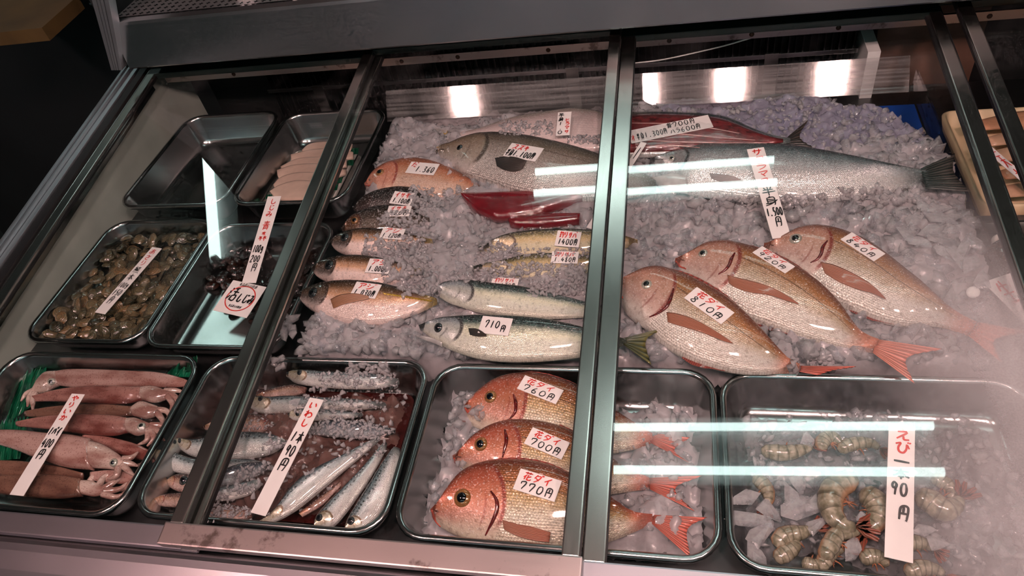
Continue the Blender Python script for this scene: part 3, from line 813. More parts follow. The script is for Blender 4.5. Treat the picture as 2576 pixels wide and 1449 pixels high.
# salmon, bonito half, amberjack, bass along the back
fish('dark red boned-out bonito half with black tail, its flesh up', 'bonito',
     [(1560, 288), (1592, 282), (1650, 280), (1720, 282), (1775, 285), (1815, 290), (1850, 302), (1885, 319), (1920, 333), (1955, 343), (1988, 347)],
     [(1560, 395), (1600, 398), (1700, 396), (1800, 390), (1880, 380), (1950, 368), (1988, 359)],
     .036, .036, .22, 'iwashi', name='bonito_half', tail=([(1980, 345), (1978, 364)], [(2034, 300), (2012, 345), (2052, 374)]), tailm='dark_fin', gill=0, nst=30, nr=18)
fish('large silver cherry salmon with green-black tail', 'salmon',
     c3([(215, 1012), (250, 988), (330, 960), (420, 940), (560, 915), (700, 906), (900, 910), (1100, 924), (1300, 953), (1500, 990), (1700, 1030), (1850, 1058), (1960, 1078)]),
     c3([(216, 1022), (260, 1052), (330, 1078), (372, 1092), (385, 1150), (440, 1215), (560, 1235), (760, 1262), (950, 1282), (1100, 1290), (1250, 1288), (1400, 1268), (1550, 1242), (1700, 1215), (1850, 1190), (1960, 1180)]),
     .040, .022, .42, 'masu', eye=one(c3, 350, 993) + (7,), eyem='eye_silver', tail=(c3([(1915, 1058), (1945, 1182)]), c3([(2128, 962), (2122, 1080), (2225, 1205)]), .012), tailm='green_fin', gill=.19,
     pect=(c3([(588, 1090), (650, 1098), (730, 1112), (802, 1142)]), c3([(600, 1122), (660, 1140), (730, 1146), (802, 1147)])), pectm='grey_fin', nst=60, nr=30, name='cherry_salmon')
SAL = [o for o in COL.objects if o.name.startswith('cherry_salmon')][-1]
jv, jf, juv, _, _, _ = loft(c3([(214, 1118), (280, 1106), (350, 1092), (450, 1100)]), c3([(216, 1128), (270, 1168), (340, 1196), (450, 1216)]), .034, .026, .5, 18, 14, .95)
mk('lower_jaw', jv, jf, M['salmon_jaw'], SAL, uv=juv, surf=True)
fish('white amberjack side in cling film with a yellow tail', 'amberjack',
     [(1140, 338), (1166, 331), (1205, 323), (1245, 310), (1297, 294), (1376, 281), (1441, 273), (1507, 281), (1545, 300)],
     [(1140, 350), (1190, 362), (1240, 370), (1300, 374), (1376, 378), (1450, 384), (1520, 380), (1548, 350)],
     .026, .030, .24, 'hiramasa', name='amberjack_side', tail=([(1160, 334), (1156, 349)], [(1092, 324), (1125, 345), (1098, 372)]), tailm='yellow_fin', gill=0, nst=30, nr=18, warp=1.0)
fish('grey sea bass with large scales, tagged 1,100 yen', 'sea bass',
     [(1097, 383), (1111, 367), (1135, 361), (1166, 350), (1205, 341), (1239, 337), (1284, 339), (1336, 346), (1389, 357), (1441, 370), (1486, 383), (1523, 397), (1570, 416), (1620, 438), (1650, 455)],
     [(1097, 389), (1114, 405), (1132, 418), (1153, 434), (1179, 450), (1231, 468), (1274, 484), (1330, 499), (1400, 506), (1480, 508), (1560, 500), (1620, 490), (1650, 478)],
     .040, .026, .42, 'bass', eye=one(c2b, 862, 1108) + (9,), eyem='eye_dark', pect=(c2b([(1205, 1215), (1300, 1203), (1400, 1212), (1510, 1250)]), c2b([(1222, 1290), (1300, 1330), (1400, 1345), (1475, 1318)])), pectm='dark_fin', gill=.29, nst=60, nr=30, name='sea_bass', pupil=.62)
fish('small pink sea bream tagged 1,360, in front of the sea bass', 'bream',
     c5([(607, 182), (650, 110), (700, 65), (780, 25), (860, 3), (950, -6), (1060, 8), (1180, 48), (1270, 93), (1360, 150), (1420, 195)]),
     c5([(609, 192), (635, 222), (720, 258), (820, 270), (950, 285), (1080, 290), (1200, 284), (1300, 262), (1410, 225)]),
     .024, .008, .38, 'seabream', eye=one(c5, 712, 93) + (11,), eyem='eye_gold', gill=.34, lip=c5([(612, 182), (640, 190), (672, 186)]), name='sea_bream', dorsal=(.36, .9, .006), anal=None, dorm='brown_fin')
GI = None
fish('glossy dark grunt fish tagged 1,100 yen, below the pink bream', 'grunt',
     c5([(525, 342), (580, 280), (650, 235), (740, 205), (860, 190), (960, 205), (1010, 250), (1060, 310)]),
     c5([(528, 355), (560, 385), (650, 395), (760, 390), (880, 380), (980, 360), (1060, 335)]), .022, .006, .40, 'isaki_dark', gill=.26, name='grunt_fish', shrink=.92)
fish('brown grunt fish with orange eye, half under ice', 'grunt',
     c5([(445, 490), (490, 420), (560, 370), (660, 335), (760, 320), (870, 330), (980, 380), (1060, 420)]),
     c5([(447, 502), (500, 530), (600, 535), (720, 530), (860, 515), (980, 480), (1060, 440)]), .024, .006, .40, 'isaki', eye=one(c5, 535, 430) + (10,), eyem='eye_gold', gill=.27, name='grunt_fish', shrink=.92)
fish('horse mackerel tagged 1,120 yen, mostly under crushed ice', 'horse mackerel',
     c5([(365, 577), (420, 530), (500, 500), (600, 483), (720, 490), (850, 510), (980, 540), (1080, 570)]),
     c5([(366, 590), (400, 640), (460, 670), (560, 685), (700, 670), (850, 640), (980, 605), (1080, 585)]), .022, .006, .40, 'aji', eye=one(c5, 465, 548) + (12,), eyem='eye_dark', name='horse_mackerel', pupil=.6, gill=.27)
fish('horse mackerel tagged 1,0.., between the two others of its kind', 'horse mackerel',
     c5([(235, 768), (300, 715), (400, 685), (500, 672), (620, 675), (760, 700), (880, 735), (1000, 775)]),
     c5([(238, 780), (270, 825), (340, 865), (460, 892), (600, 900), (750, 890), (880, 850), (1000, 800)]), .024, .006, .40, 'aji', eye=one(c5, 355, 742) + (13,), eyem='eye_dark', name='horse_mackerel', pupil=.6, gill=.27)
fish('horse mackerel tagged 1,030 yen, with yellow line of scutes', 'horse mackerel',
     c5([(140, 952), (200, 905), (300, 872), (420, 852), (540, 848), (700, 863), (860, 900), (1000, 942), (1110, 980)]),
     c5([(142, 960), (165, 1005), (225, 1062), (300, 1098), (380, 1130), (500, 1162), (640, 1170), (800, 1150), (900, 1112), (1000, 1075), (1110, 1015)]), .026, .008, .42, 'aji', eye=one(c5, 240, 935) + (14,), eyem='eye_dark',
     pect=(c5([(368, 985), (440, 955), (540, 948), (640, 968)]), c5([(390, 1048), (460, 1020), (560, 1000), (640, 985)])), pectm='pale_fin', name='horse_mackerel', pupil=.6, gill=.27)
M['scute'] = plain('yellow_scutes', (170, 140, 30), 0.3, 0.2, 0.3, 200, 0.3, 0.6)

# mackerel
fish('gold-bellied mackerel tagged 1,400 yen, behind the others', 'mackerel',
     c5([(1405, 625), (1470, 592), (1540, 545), (1640, 515), (1780, 496), (1950, 488), (2100, 490), (2250, 500), (2420, 535), (2520, 575)]),
     c5([(1410, 640), (1500, 660), (1620, 675), (1750, 685), (2000, 690), (2250, 670), (2420, 630), (2520, 590)]), .030, .008, .40, 'saba_gold', gill=0.02, name='mackerel', shrink=.93)
fish('mackerel tagged 1,480 yen, buried to its back in ice', 'mackerel',
     c5([(1370, 762), (1430, 735), (1550, 712), (1650, 688), (1750, 666), (1900, 658), (2050, 665), (2250, 682), (2400, 720)]),
     c5([(1372, 778), (1450, 805), (1560, 825), (1700, 835), (1900, 835), (2100, 825), (2250, 800), (2400, 745)]), .018, -.004, .40, 'saba_gold', gill=0.02, name='mackerel')
fish('mackerel with a pinkish gill plate, tagged 1,430 yen', 'mackerel',
     c5([(1105, 935), (1130, 885), (1180, 858), (1280, 846), (1400, 850), (1500, 868), (1700, 890), (1900, 933), (2100, 985), (2260, 1030), (2400, 1060)]),
     c5([(1105, 948), (1180, 1002), (1280, 1040), (1400, 1078), (1500, 1096), (1700, 1118), (1900, 1124), (2100, 1115), (2260, 1098), (2400, 1075)]), .028, .010, .42, 'saba', gill=.20, name='mackerel', nst=54)
fish('open-mouthed mackerel tagged 710 yen, just behind the tray rims', 'mackerel',
     c5([(988, 1178), (1060, 1138), (1150, 1112), (1280, 1098), (1420, 1092), (1600, 1096), (1800, 1110), (1950, 1133), (2080, 1163), (2200, 1195), (2340, 1235), (2440, 1270)]),
     c5([(992, 1190), (1050, 1240), (1100, 1285), (1200, 1340), (1320, 1384), (1440, 1412), (1600, 1426), (1800, 1424), (2000, 1408), (2160, 1385), (2320, 1340), (2440, 1295)]), .034, .014, .44, 'saba', eye=one(c5, 1120, 1182) + (13,), eyem='eye_dark', gill=.22, nst=60, nr=30,
     pect=(c5([(1335, 1188), (1400, 1196), (1465, 1236)]), c5([(1345, 1232), (1400, 1246), (1465, 1248)])), pectm='dark_fin', tail=(c5([(2420, 1255), (2420, 1300)]), c6([(430, 770), (300, 850), (330, 1000)])), tailm='olive_fin', name='mackerel', pupil=.66)
SABA = [o for o in COL.objects if o.name.startswith('mackerel')][-1]
jv, jf, juv, _, _, _ = loft(c5([(968, 1240), (1030, 1245), (1090, 1258), (1150, 1285)]), c5([(970, 1246), (1030, 1272), (1090, 1292), (1150, 1320)]), .028, .022, .5, 16, 12, .95)
mk('lower_jaw', jv, jf, M['salmon_jaw'], SABA, uv=juv)

# scutes of the lowest horse mackerel: small raised keels in a row
AJI = [o for o in COL.objects if o.name.startswith('horse_mackerel')][-1]
for k in range(16):
    w = k / 15
    p = one(c5, 730 + 320 * w, 935 + 52 * w); q_ = one(c5, 748 + 320 * w, 955 + 46 * w)
    a, n1 = cast(p, .03); b, n2 = cast(q_, .03)
    dr = np.array([0.011 * (1 - .4 * w), 0, 0])
    mk('scute', [a + n1 * .0006, b + n2 * .0006, (a + b) / 2 + dr + n1 * .0006, (a + b) / 2 + n1 * .0026], [(0, 1, 3), (1, 2, 3), (2, 0, 3), (0, 2, 1)], M['scute'], AJI, smooth=False)

# bream in the front tray
fish('red sea bream tagged 760 yen, rearmost in the steel tray', 'bream',
     c8([(558, 372), (600, 310), (660, 252), (740, 193), (830, 158), (950, 140), (1060, 148), (1160, 175), (1270, 215), (1370, 280), (1500, 368), (1640, 460), (1760, 540)]),
     c8([(560, 385), (572, 440), (605, 495), (700, 560), (820, 620), (950, 660), (1100, 690), (1250, 700), (1400, 690), (1550, 660), (1680, 630), (1760, 590)]),
     -.004, -.030, .42, 'bream_red', eye=one(c8, 722, 300) + (17,), gill=.39, dorsal=(.36, .9, .006), tail=(c8([(1740, 530), (1750, 595)]), c8([(2000, 560), (1900, 640), (1990, 720)]), -.006), lip=c8([(562, 372), (580, 400), (620, 420)]), name='sea_bream')
fish('red sea bream tagged 700 yen, middle of three in the tray', 'bream',
     c8([(487, 692), (540, 628), (600, 558), (680, 500), (770, 460), (880, 440), (1000, 443), (1110, 463), (1230, 505), (1350, 580), (1500, 690), (1600, 760), (1740, 820)]),
     c8([(489, 710), (530, 760), (620, 820), (740, 880), (880, 925), (1050, 960), (1200, 965), (1350, 955), (1500, 930), (1640, 905), (1745, 890)]),
     .000, -.028, .42, 'bream_red', eye=one(c8, 660, 604) + (18,), gill=.39, dorsal=(.36, .9, .006), tail=(c8([(1738, 820), (1745, 892)]), c8([(2080, 805), (1905, 890), (2030, 1035)]), -.004), lip=c8([(490, 695), (505, 730), (540, 750)]), name='sea_bream')
fish('largest red sea bream, tagged 770 yen, foremost in the tray', 'bream',
     c8([(345, 1035), (400, 960), (450, 880), (520, 790), (600, 738), (700, 706), (830, 693), (960, 698), (1080, 720), (1200, 768), (1350, 850), (1480, 930), (1560, 990), (1650, 1040), (1760, 1058)]),
     c8([(347, 1055), (380, 1115), (420, 1155), (500, 1200), (600, 1240), (750, 1275), (900, 1298), (1100, 1300), (1300, 1280), (1450, 1250), (1600, 1190), (1760, 1112)]),
     .006, -.024, .42, 'bream_red', eye=one(c8, 542, 948) + (23,), gill=.39, dorsal=(.36, .92, .006), tail=(c8([(1755, 1056), (1757, 1112)]), c8([(2110, 1072), (1985, 1150), (2005, 1335)]), -.006), pect=(c8([(800, 1088), (880, 1110), (990, 1130), (1110, 1165)]), c8([(812, 1150), (900, 1190), (1000, 1215), (1100, 1225)])), pectm='brown_fin',
     lip=c8([(348, 1030), (370, 1090), (405, 1135)]), anal=(.6, .8, .005), name='sea_bream')

M['gash'] = plain('blood_red_gill', (92, 18, 16), 0.2, 0, 0.3, 200, 0.2, 0.8)
BR = [o for o in COL.objects if o.name.startswith('sea_bream') and o.parent is None]
for key, c_, pts in (('840', c6, [(1392, 252), (1365, 290), (1355, 330), (1330, 365), (1290, 385)]), ('920', c6, [(835, 325), (815, 360), (800, 400), (775, 430), (735, 455)]), ('810', c6, [(465, 540), (455, 580), (440, 620), (420, 655), (370, 690), (320, 712)]),
                     ('760', c8, [(870, 285), (885, 340), (880, 400), (845, 445)]), ('700', c8, [(815, 510), (825, 580), (812, 640), (800, 690)]), ('770', c8, [(725, 905), (760, 960), (765, 1020), (740, 1090), (690, 1190)])):
    ow = [o for o in BR if key in o['label'] and 'tagged ' + key in o['label']][0]
    c = [cast(q)[0] for q in c_(pts)]
    vv, ff, _ = tube(c, [.0012, .0030, .0024, .0010], 8, 24); mk('gill_slit', vv, ff, M['gash'], ow)

# ------------------------------------------------------------------ red flesh on the bonito half, tuna blocks
M['flesh'] = plain('dark_red_flesh', (122, 46, 50), 0.25, 0, 0.3, 70, 0.3, 0.6)
M['tuna'] = plain('tuna_red', (116, 14, 30), 0.25, 0, 0.14, 60, 0.1, 0.9)
M['bone'] = plain('pale_sinew', (214, 170, 166), 0.3, 0, 0.2, 90, 0.2, 0.8)
M['film'] = film('cling_film')
BON = [o for o in COL.objects if o.name.startswith('bonito_half')][0]
v, f, uv, C, D, E = loft([(1545, 294), (1600, 289), (1650, 287), (1720, 289), (1775, 293), (1815, 299), (1850, 311), (1885, 326), (1930, 342), (1970, 350)], [(1545, 386), (1600, 384), (1700, 380), (1800, 374), (1880, 368), (1970, 358)], .047, .047, .26, 26, 14)
mk('cut_flesh', v, f, M['flesh'], BON, uv=uv, surf=True)
for pts in ([(1590, 330), (1700, 337), (1800, 346), (1900, 353)], [(1592, 352), (1700, 357), (1820, 360), (1930, 360)], [(1600, 372), (1680, 366), (1760, 372)], [(1590, 310), (1680, 312), (1780, 322), (1860, 336)]):
    c = [cast(p)[0] + np.array([0, 0, .0006]) for p in pts]
    vv, ff, uu = tube(c, [.0006, .0013, .0006], 8, 20); mk('sinew', vv, ff, M['bone'], BON)


def slab(name, top, bot, h, th, mat, label=None, cat=None, parent=None, bulge=0.006, nst=30, surf=True, grp=None):
    """block of flesh between two outlines (pixels), standing th above level h with soft edges"""
    d = cat_rom([W(p, h) for p in top], nst); e_ = cat_rom([W(p, h) for p in bot], nst); v = []; nr = 12
    for i in range(nst):
        c = (d[i] + e_[i]) / 2; hf = (d[i] - e_[i]) / 2
        for k in range(nr):
            a = 2 * math.pi * k / nr; cc, ss = math.cos(a), math.sin(a)
            v.append(c + hf * math.copysign(abs(cc) ** .45, cc) + np.array([0, 0, th / 2 + math.copysign(abs(ss) ** .5, ss) * th / 2]))
    f = [(i * nr + k, (i + 1) * nr + k, (i + 1) * nr + (k + 1) % nr, i * nr + (k + 1) % nr) for i in range(nst - 1) for k in range(nr)] + [tuple(range(nr)), tuple(range((nst - 1) * nr, nst * nr))[::-1]]
    o = mk(name, v, f, mat, parent, surf=surf)
    if label: props(o, label, cat, grp)
    return o


slab('tuna_block', c5([(1298, 308), (1400, 298), (1560, 287), (1735, 277), (2000, 262), (2300, 246)]), c5([(1302, 320), (1380, 395), (1470, 440), (1560, 466), (1800, 432), (2000, 372), (2300, 292)]), .012, .026, M['tuna'], 'pointed dark red tuna block wrapped in cling film', 'tuna')
slab('tuna_block', c5([(1622, 470), (1660, 448), (1800, 436), (1950, 430), (2125, 430)]), c5([(1630, 492), (1700, 506), (1800, 503), (1950, 492), (2112, 474)]), .010, .020, M['tuna'], 'small strip of red tuna in front of the pointed block', 'tuna')


def sheet(name, px, h, amp, mat, label, cat, nu=26, nv=16, on=0.004):
    """film draped over what lies below a four-cornered patch (pixels)"""
    a, b, c, d = [np.array(p, float) for p in px]; v = []
    for j in range(nv):
        for i in range(nu):
            u, w = i / (nu - 1), j / (nv - 1)
            p = (a * (1 - u) + b * u) * (1 - w) + (d * (1 - u) + c * u) * w
            q, n = cast(p, h)
            z = max(q[2], Z0 + h) + on + amp * (math.sin(i * 1.9 + j * .7) + math.sin(j * 2.3 + i * .4)) * .5
            q = W(p, z - Z0); v.append(q)
    f = [(j * nu + i, j * nu + i + 1, (j + 1) * nu + i + 1, (j + 1) * nu + i) for j in range(nv - 1) for i in range(nu - 1)]
    o = mk(name, v, f, mat); return props(o, label, cat)


sheet('cling_film', c5([(1290, 270), (2290, 235), (2280, 480), (1620, 515)]), .010, .0015, M['film'], 'clear cling film stretched over the red tuna blocks', 'cling film')
sheet('cling_film', [(1046, 318), (1120, 310), (1135, 400), (1060, 400)], .02, .005, M['film'], 'crumpled clear plastic around the yellow amberjack tail', 'cling film', 16, 14)
sheet('cling_film', [(1592, 283), (1810, 290), (1985, 352), (1600, 384)], .046, .001, M['film'], 'clear cling film over the red bonito flesh', 'cling film')
# ------------------------------------------------------------------ ice
M['ice'] = ice_mat('crushed_ice', (232, 228, 232), 0.25)
M['ice_clear'] = ice_mat('clear_ice', (236, 236, 238), 0.85)
M['ice_blue'] = ice_mat('ice_tinted_by_sheet', (216, 214, 234), 0.5)  # lavender tint paints in the blue light coming up from the sheet
M['slush'] = ice_mat('grey_slush', (206, 204, 208), 0.75)
M['grain'] = ice_mat('ice_grains', (232, 230, 232), 0.5)
M['blue_sheet'] = plain('blue_plastic', (22, 62, 138), 0.3, 0, 0.2, 10, 0.1, 0.4)


def sstep(x, a, b):
    t = np.clip((x - a) / (b - a), 0, 1); return t * t * (3 - 2 * t)


def cells(x, y, size, seed, tilt):
    """faceted height of broken pieces: nearest jittered site, its own level and tilt"""
    def h(i, j, k):
        v = np.sin(i * 127.1 + j * 311.7 + k * 74.7 + seed * 19.3) * 43758.5453; return v - np.floor(v)
    gx, gy = np.floor(x / size), np.floor(y / size)
    best = np.full(x.shape, 1e9); out = np.zeros(x.shape)
    for di in (-1, 0, 1):
        for dj in (-1, 0, 1):
            i, j = gx + di, gy + dj
            sx, sy = (i + h(i, j, 1)) * size, (j + h(i, j, 2)) * size
            d = (x - sx) ** 2 + (y - sy) ** 2
            val = h(i, j, 3) + ((x - sx) * (h(i, j, 4) - .5) + (y - sy) * (h(i, j, 5) - .5)) / size * tilt
            m = d < best; best = np.where(m, d, best); out = np.where(m, val, out)
    return out


def ice_field(name, label, x0, x1, y0, y1, base, mat, res=0.0036, big=0.022, amp=0.012, parent=None, keep=None, surf=False, soft=0.0):
    nx, ny = int((x1 - x0) / res), int((y1 - y0) / res)
    X, Y = np.meshgrid(np.linspace(x0, x1, nx), np.linspace(y0, y1, ny))
    jx = X + RNG.normal(0, res * .22, X.shape); jy = Y + RNG.normal(0, res * .22, X.shape)
    H = base(jx, jy) + amp * (cells(jx, jy, big, 3, 1.3) - .5) + amp * .35 * (cells(jx, jy, big * .45, 8, 1.3) - .5) + RNG.normal(0, amp * .02, X.shape)
    if soft:
        wob = .012 * (cells(jx, jy, .02, 5, .5) - .5) + .006 * np.sin(jx * 60) * np.sin(jy * 52)
        dist = np.minimum(np.minimum(jx - x0, x1 - jx), np.minimum(jy - y0, y1 - jy)) + wob
        H = H - .03 * sstep(dist, soft, 0.0)
    v = np.stack([jx.ravel(), jy.ravel(), Z0 + H.ravel()], 1)
    f = [(j * nx + i, j * nx + i + 1, (j + 1) * nx + i + 1, (j + 1) * nx + i) for j in range(ny - 1) for i in range(nx - 1)]
    if keep is not None:
        ok = keep(jx, jy).ravel(); f = [q for q in f if ok[q[0]] and ok[q[2]]]
    o = mk(name, v, f, mat, smooth=True, surf=surf); props(o, label, 'ice', None, 'stuff')
    return o


HULLS = []
for k in range(14):
    bm = bmesh.new()
    for _ in range(12):
        p = RNG.normal(0, 1, 3); p /= np.linalg.norm(p); p *= (1, .75, .5); p *= RNG.uniform(.75, 1.1)
        bm.verts.new(p)
    r_ = bmesh.ops.convex_hull(bm, input=bm.verts[:])
    for g in [g for g in r_['geom_interior'] if isinstance(g, bmesh.types.BMVert)]: bm.verts.remove(g)
    vv, ff = bm_out(bm); HULLS.append((np.array(vv), ff))


def rotm():
    q = RNG.normal(0, 1, 4); q /= np.linalg.norm(q); w, x, y, z = q
    return np.array([[1 - 2 * (y * y + z * z), 2 * (x * y - z * w), 2 * (x * z + y * w)], [2 * (x * y + z * w), 1 - 2 * (x * x + z * z), 2 * (y * z - x * w)], [2 * (x * z - y * w), 2 * (y * z + x * w), 1 - 2 * (x * x + y * y)]])


def shards(name, label, pts, mat):
    """broken pieces of ice: pts = (x, y, z, size)"""
    V, Fc, b = [], [], 0
    for x, y, z, s in pts:
        hv, hf = HULLS[RNG.integers(len(HULLS))]
        v = (hv * s) @ rotm().T + (x, y, z); V.append(v)
        Fc += [tuple(i + b for i in q) for q in hf]; b += len(v)
    o = mk(name, np.vstack(V), Fc, mat, smooth=True); return props(o, label, 'ice', None, 'stuff')


def bed_h(x, y):
    h = .002 + .030 * sstep(y, .78, 1.28) + .006 * np.sin(x * 9 + 1) * np.sin(y * 11)
    h = h - .055 * sstep(y, .676, .650) - .06 * sstep(x, -.600, -.640)
    h = h - .075 * sstep(x * .9 + (y - 1.12) * .5, .385, .43) * sstep(y, 1.0, 1.12)
    return h - .06 * sstep(y + .02 * np.sin(x * 23), 1.265, 1.31)


o = mk('blue_sheet', [(-.1, 1.04, Z0 - .030), (.443, 1.04, Z0 - .030), (.443, 1.315, Z0 - .018), (-.1, 1.315, Z0 - .018), (-.1, 1.04, Z0 - .034), (.443, 1.04, Z0 - .034), (.443, 1.315, Z0 - .022), (-.1, 1.315, Z0 - .022)],
       [(0, 1, 2, 3), (7, 6, 5, 4), (0, 4, 5, 1), (1, 5, 6, 2), (2, 6, 7, 3), (3, 7, 4, 0)], M['blue_sheet'], smooth=False); props(o, 'bright blue plastic sheet under the ice behind the salmon', 'plastic sheet')
ice_field('crushed_ice', 'bed of crushed ice the whole fish lie on', -.645, .442, .652, 1.385, bed_h, M['ice'], .0036, .027, .013, keep=lambda x, y: ~((x > -.03) & (y > 1.13)), surf=True)
ice_field('crushed_ice', 'crushed ice tinted as if lit by the blue sheet under it, behind the salmon', -.04, .442, 1.12, 1.385, bed_h, M['ice_blue'], .0034, .020, .011, keep=lambda x, y: ~(x * .9 + (y - 1.12) * .5 > .425))
pts = []
for _ in range(5200):
    x, y = RNG.uniform(-.63, .435), RNG.uniform(.668, 1.275)
    if x * .9 + (y - 1.12) * .5 > .41 and y > 1.05: continue
    big = x > -.07 and y < 1.16
    s = RNG.uniform(.010, .024) if big and RNG.random() < .45 else (RNG.uniform(.006, .013) if RNG.random() < .35 else RNG.uniform(.003, .007))
    pts.append((x, y, Z0 + float(bed_h(np.array(x), np.array(y))) + RNG.uniform(-.002, .004), s))
for _ in range(120):
    p_ = W(one(c5, RNG.uniform(40, 1400), RNG.uniform(1100, 1385)), .006); pts.append((p_[0], max(p_[1], .668), Z0 + .004 + RNG.uniform(-.003, .005), RNG.uniform(.010, .022)))
shards('ice_pieces', 'loose broken pieces lying over the main ice bed', pts, M['ice_clear'])

# slush and pieces that cover parts of the fish
cover = []


def over(c, x0, x1, y0, y1, n, s0, s1, fall=.02):
    for _ in range(n):
        p = one(c, RNG.uniform(x0, x1), RNG.uniform(y0, y1)); q_, nn2 = cast(p, fall)
        cover.append((q_[0], q_[1], q_[2] + RNG.uniform(-.001, .003), RNG.uniform(s0, s1)))


for a in ((700, 1040, 365, 480, 170, .003, .008), (900, 1080, 200, 330, 60, .003, .009), (600, 1040, 540, 680, 230, .003, .008), (740, 1040, 690, 860, 180, .003, .012), (860, 1130, 860, 960, 80, .003, .009),
          (1390, 1700, 590, 700, 110, .003, .007), (1380, 2240, 725, 850, 300, .003, .007), (1650, 2240, 630, 690, 90, .003, .006), (1750, 2240, 850, 960, 170, .003, .008), (1180, 1500, 800, 860, 60, .003, .008), (960, 1120, 300, 380, 40, .003, .008)):
    over(c5, *a)
over(c3, 430, 1320, 1235, 1310, 190, .004, .010)
over(c3, 1400, 1950, 1180, 1280, 110, .004, .012)
over(c2b, 1250, 1750, 860, 990, 150, .003, .007)
over(c2b, 1900, 2250, 1000, 1080, 70, .003, .007)
over(c6, 1180, 1420, 930, 1070, 60, .004, .012)
shards('ice_slush', 'grains of ice strewn over the fish', cover, M['grain'])

# ice inside the trays
ice_field('crushed_ice', 'crushed ice under the red bream in the steel tray', -.343, .028, .388, .625, lambda x, y: -.048 + .030 * sstep(x, -.24, -.32) + .022 * sstep(x, -.09, -.02) + .012 * sstep(y, .50, .44) * sstep(x, -.16, -.05), M['ice'], .0042, .020, .016, soft=.03)
pts = []
for _ in range(300):
    x = RNG.uniform(-.325, .012); y = RNG.uniform(.405, .60)
    if -.27 < x < -.10 and RNG.random() < .8: continue
    pts.append((x, y, Z0 - .03 + .02 * (x < -.27) + RNG.uniform(0, .012), RNG.uniform(.004, .013)))
shards('ice_pieces', 'broken ice beside the red bream in the steel tray', pts, M['ice_clear'])
ice_field('crushed_ice', 'crushed ice under the prawns', .076, .418, .384, .622, lambda x, y: -.045 + .010 * np.sin(x * 30) * np.sin(y * 33), M['slush'], .0042, .020, .014, soft=.03)
pts = [(RNG.uniform(.09, .405), RNG.uniform(.398, .605), Z0 - .034 + RNG.uniform(0, .012), RNG.uniform(.004, .012)) for _ in range(330)]
shards('ice_pieces', 'broken ice among the prawns', pts, M['ice_clear'])

# ------------------------------------------------------------------ sardines in their tray
M['blood'] = plain('bloody_meltwater', (58, 16, 14), 0.08, 0, 0.35, 20, 0.05, 1.0)
v, f = loops([(.031, -.050, .8), (.034, -.0495, .8)], -.763, -.376, .366, .653, .045, 0.0, True)
o = mk('meltwater', v, f, M['blood'], smooth=False); props(o, 'dark red meltwater lying under the sardines', 'liquid')
M['slush_red'] = ice_mat('bloody_slush', (160, 122, 114), 0.45)
ice_field('crushed_ice', 'reddish slush soaking under the sardines', -.725, -.412, .402, .618, lambda x, y: -.034 + .010 * np.sin(x * 31 + 1) * np.sin(y * 37), M['slush_red'], .0040, .014, .012, soft=.02)
SG = 'sardines jumbled in the tray'


def sard(label, dor, ven, hd, hv, mat='iwashi', eye=None, tail=None, group=None, th=.55, **k):
    return fish(label, 'sardine', cI(dor), cI(ven), hd, hv, th, mat, eye=(one(cI, *eye[:2]) + (eye[2],)) if eye else None, eyem='eye_dark', gill=.2, nst=34, nr=18, tail=(cI(tail[0]), cI(tail[1])) if tail else None, tailm='grey_fin', name='sardine', group=group, pupil=.65, **k)


sard('bronze sardine behind the two rear silver ones', [(780, 300), (860, 252), (960, 222), (1080, 203), (1180, 225)], [(790, 312), (900, 312), (1050, 295), (1170, 270)], -.018, -.026, 'iwashi_blood')
sard('silver sardine rearmost, at the far rim of its tray', [(1030, 122), (1080, 95), (1200, 92), (1350, 105), (1550, 108), (1750, 130), (1880, 165)], [(1032, 148), (1100, 198), (1250, 222), (1450, 238), (1700, 238), (1880, 200)], -.010, -.024, eye=(1125, 110, 7))
sard('silver sardine lying beside a lump of clear ice', [(722, 325), (800, 293), (900, 296), (1050, 288), (1250, 298), (1500, 310), (1780, 342)], [(724, 345), (770, 398), (850, 426), (1000, 420), (1250, 412), (1500, 402), (1780, 378)], -.012, -.026, eye=(830, 308, 7))
sard('sardine with orange snout showing beside the long price stick', [(1040, 432), (1090, 392), (1200, 385), (1400, 398), (1600, 420)], [(1043, 450), (1100, 480), (1250, 480), (1450, 470), (1600, 445)], -.010, -.020, eye=(1112, 425, 6))
sard('dark blue sardine back under slush beside the price stick', [(1160, 545), (1300, 480), (1500, 472), (1700, 500), (1850, 545)], [(1160, 575), (1350, 600), (1550, 612), (1750, 600), (1850, 572)], -.016, -.026, 'iwashi_dark')
sard('torn bloody sardine under the door stile', [(400, 520), (550, 448), (700, 418), (850, 440), (930, 505)], [(410, 545), (600, 572), (750, 578), (920, 545)], -.020, -.030, 'iwashi_blood')
sard('bloody sardine head with large dark eye', [(110, 940), (180, 890), (280, 880), (420, 905), (560, 930)], [(115, 960), (180, 1010), (290, 1035), (430, 1015), (560, 960)], -.026, -.034, 'iwashi_blood', eye=(245, 930, 11))
sard('silver sardine with open mouth crossing under the stile', [(5, 716), (60, 693), (180, 715), (330, 765), (500, 780), (700, 765), (860, 790)], [(8, 742), (50, 802), (120, 852), (260, 890), (450, 905), (650, 880), (860, 820)], -.018, -.030, eye=(95, 722, 7))
sard('plump silver sardine with reddish snout, under the stile', [(170, 626), (220, 612), (330, 620), (450, 598), (600, 568), (750, 560), (900, 572), (1020, 622)], [(175, 645), (250, 722), (340, 760), (500, 785), (700, 778), (900, 735), (1020, 665)], -.008, -.022, eye=(215, 630, 6))
sard('dark blue sardine back just past the stile', [(380, 930), (550, 850), (700, 798), (900, 790)], [(390, 965), (580, 975), (780, 910), (900, 835)], -.014, -.026, 'iwashi_dark')
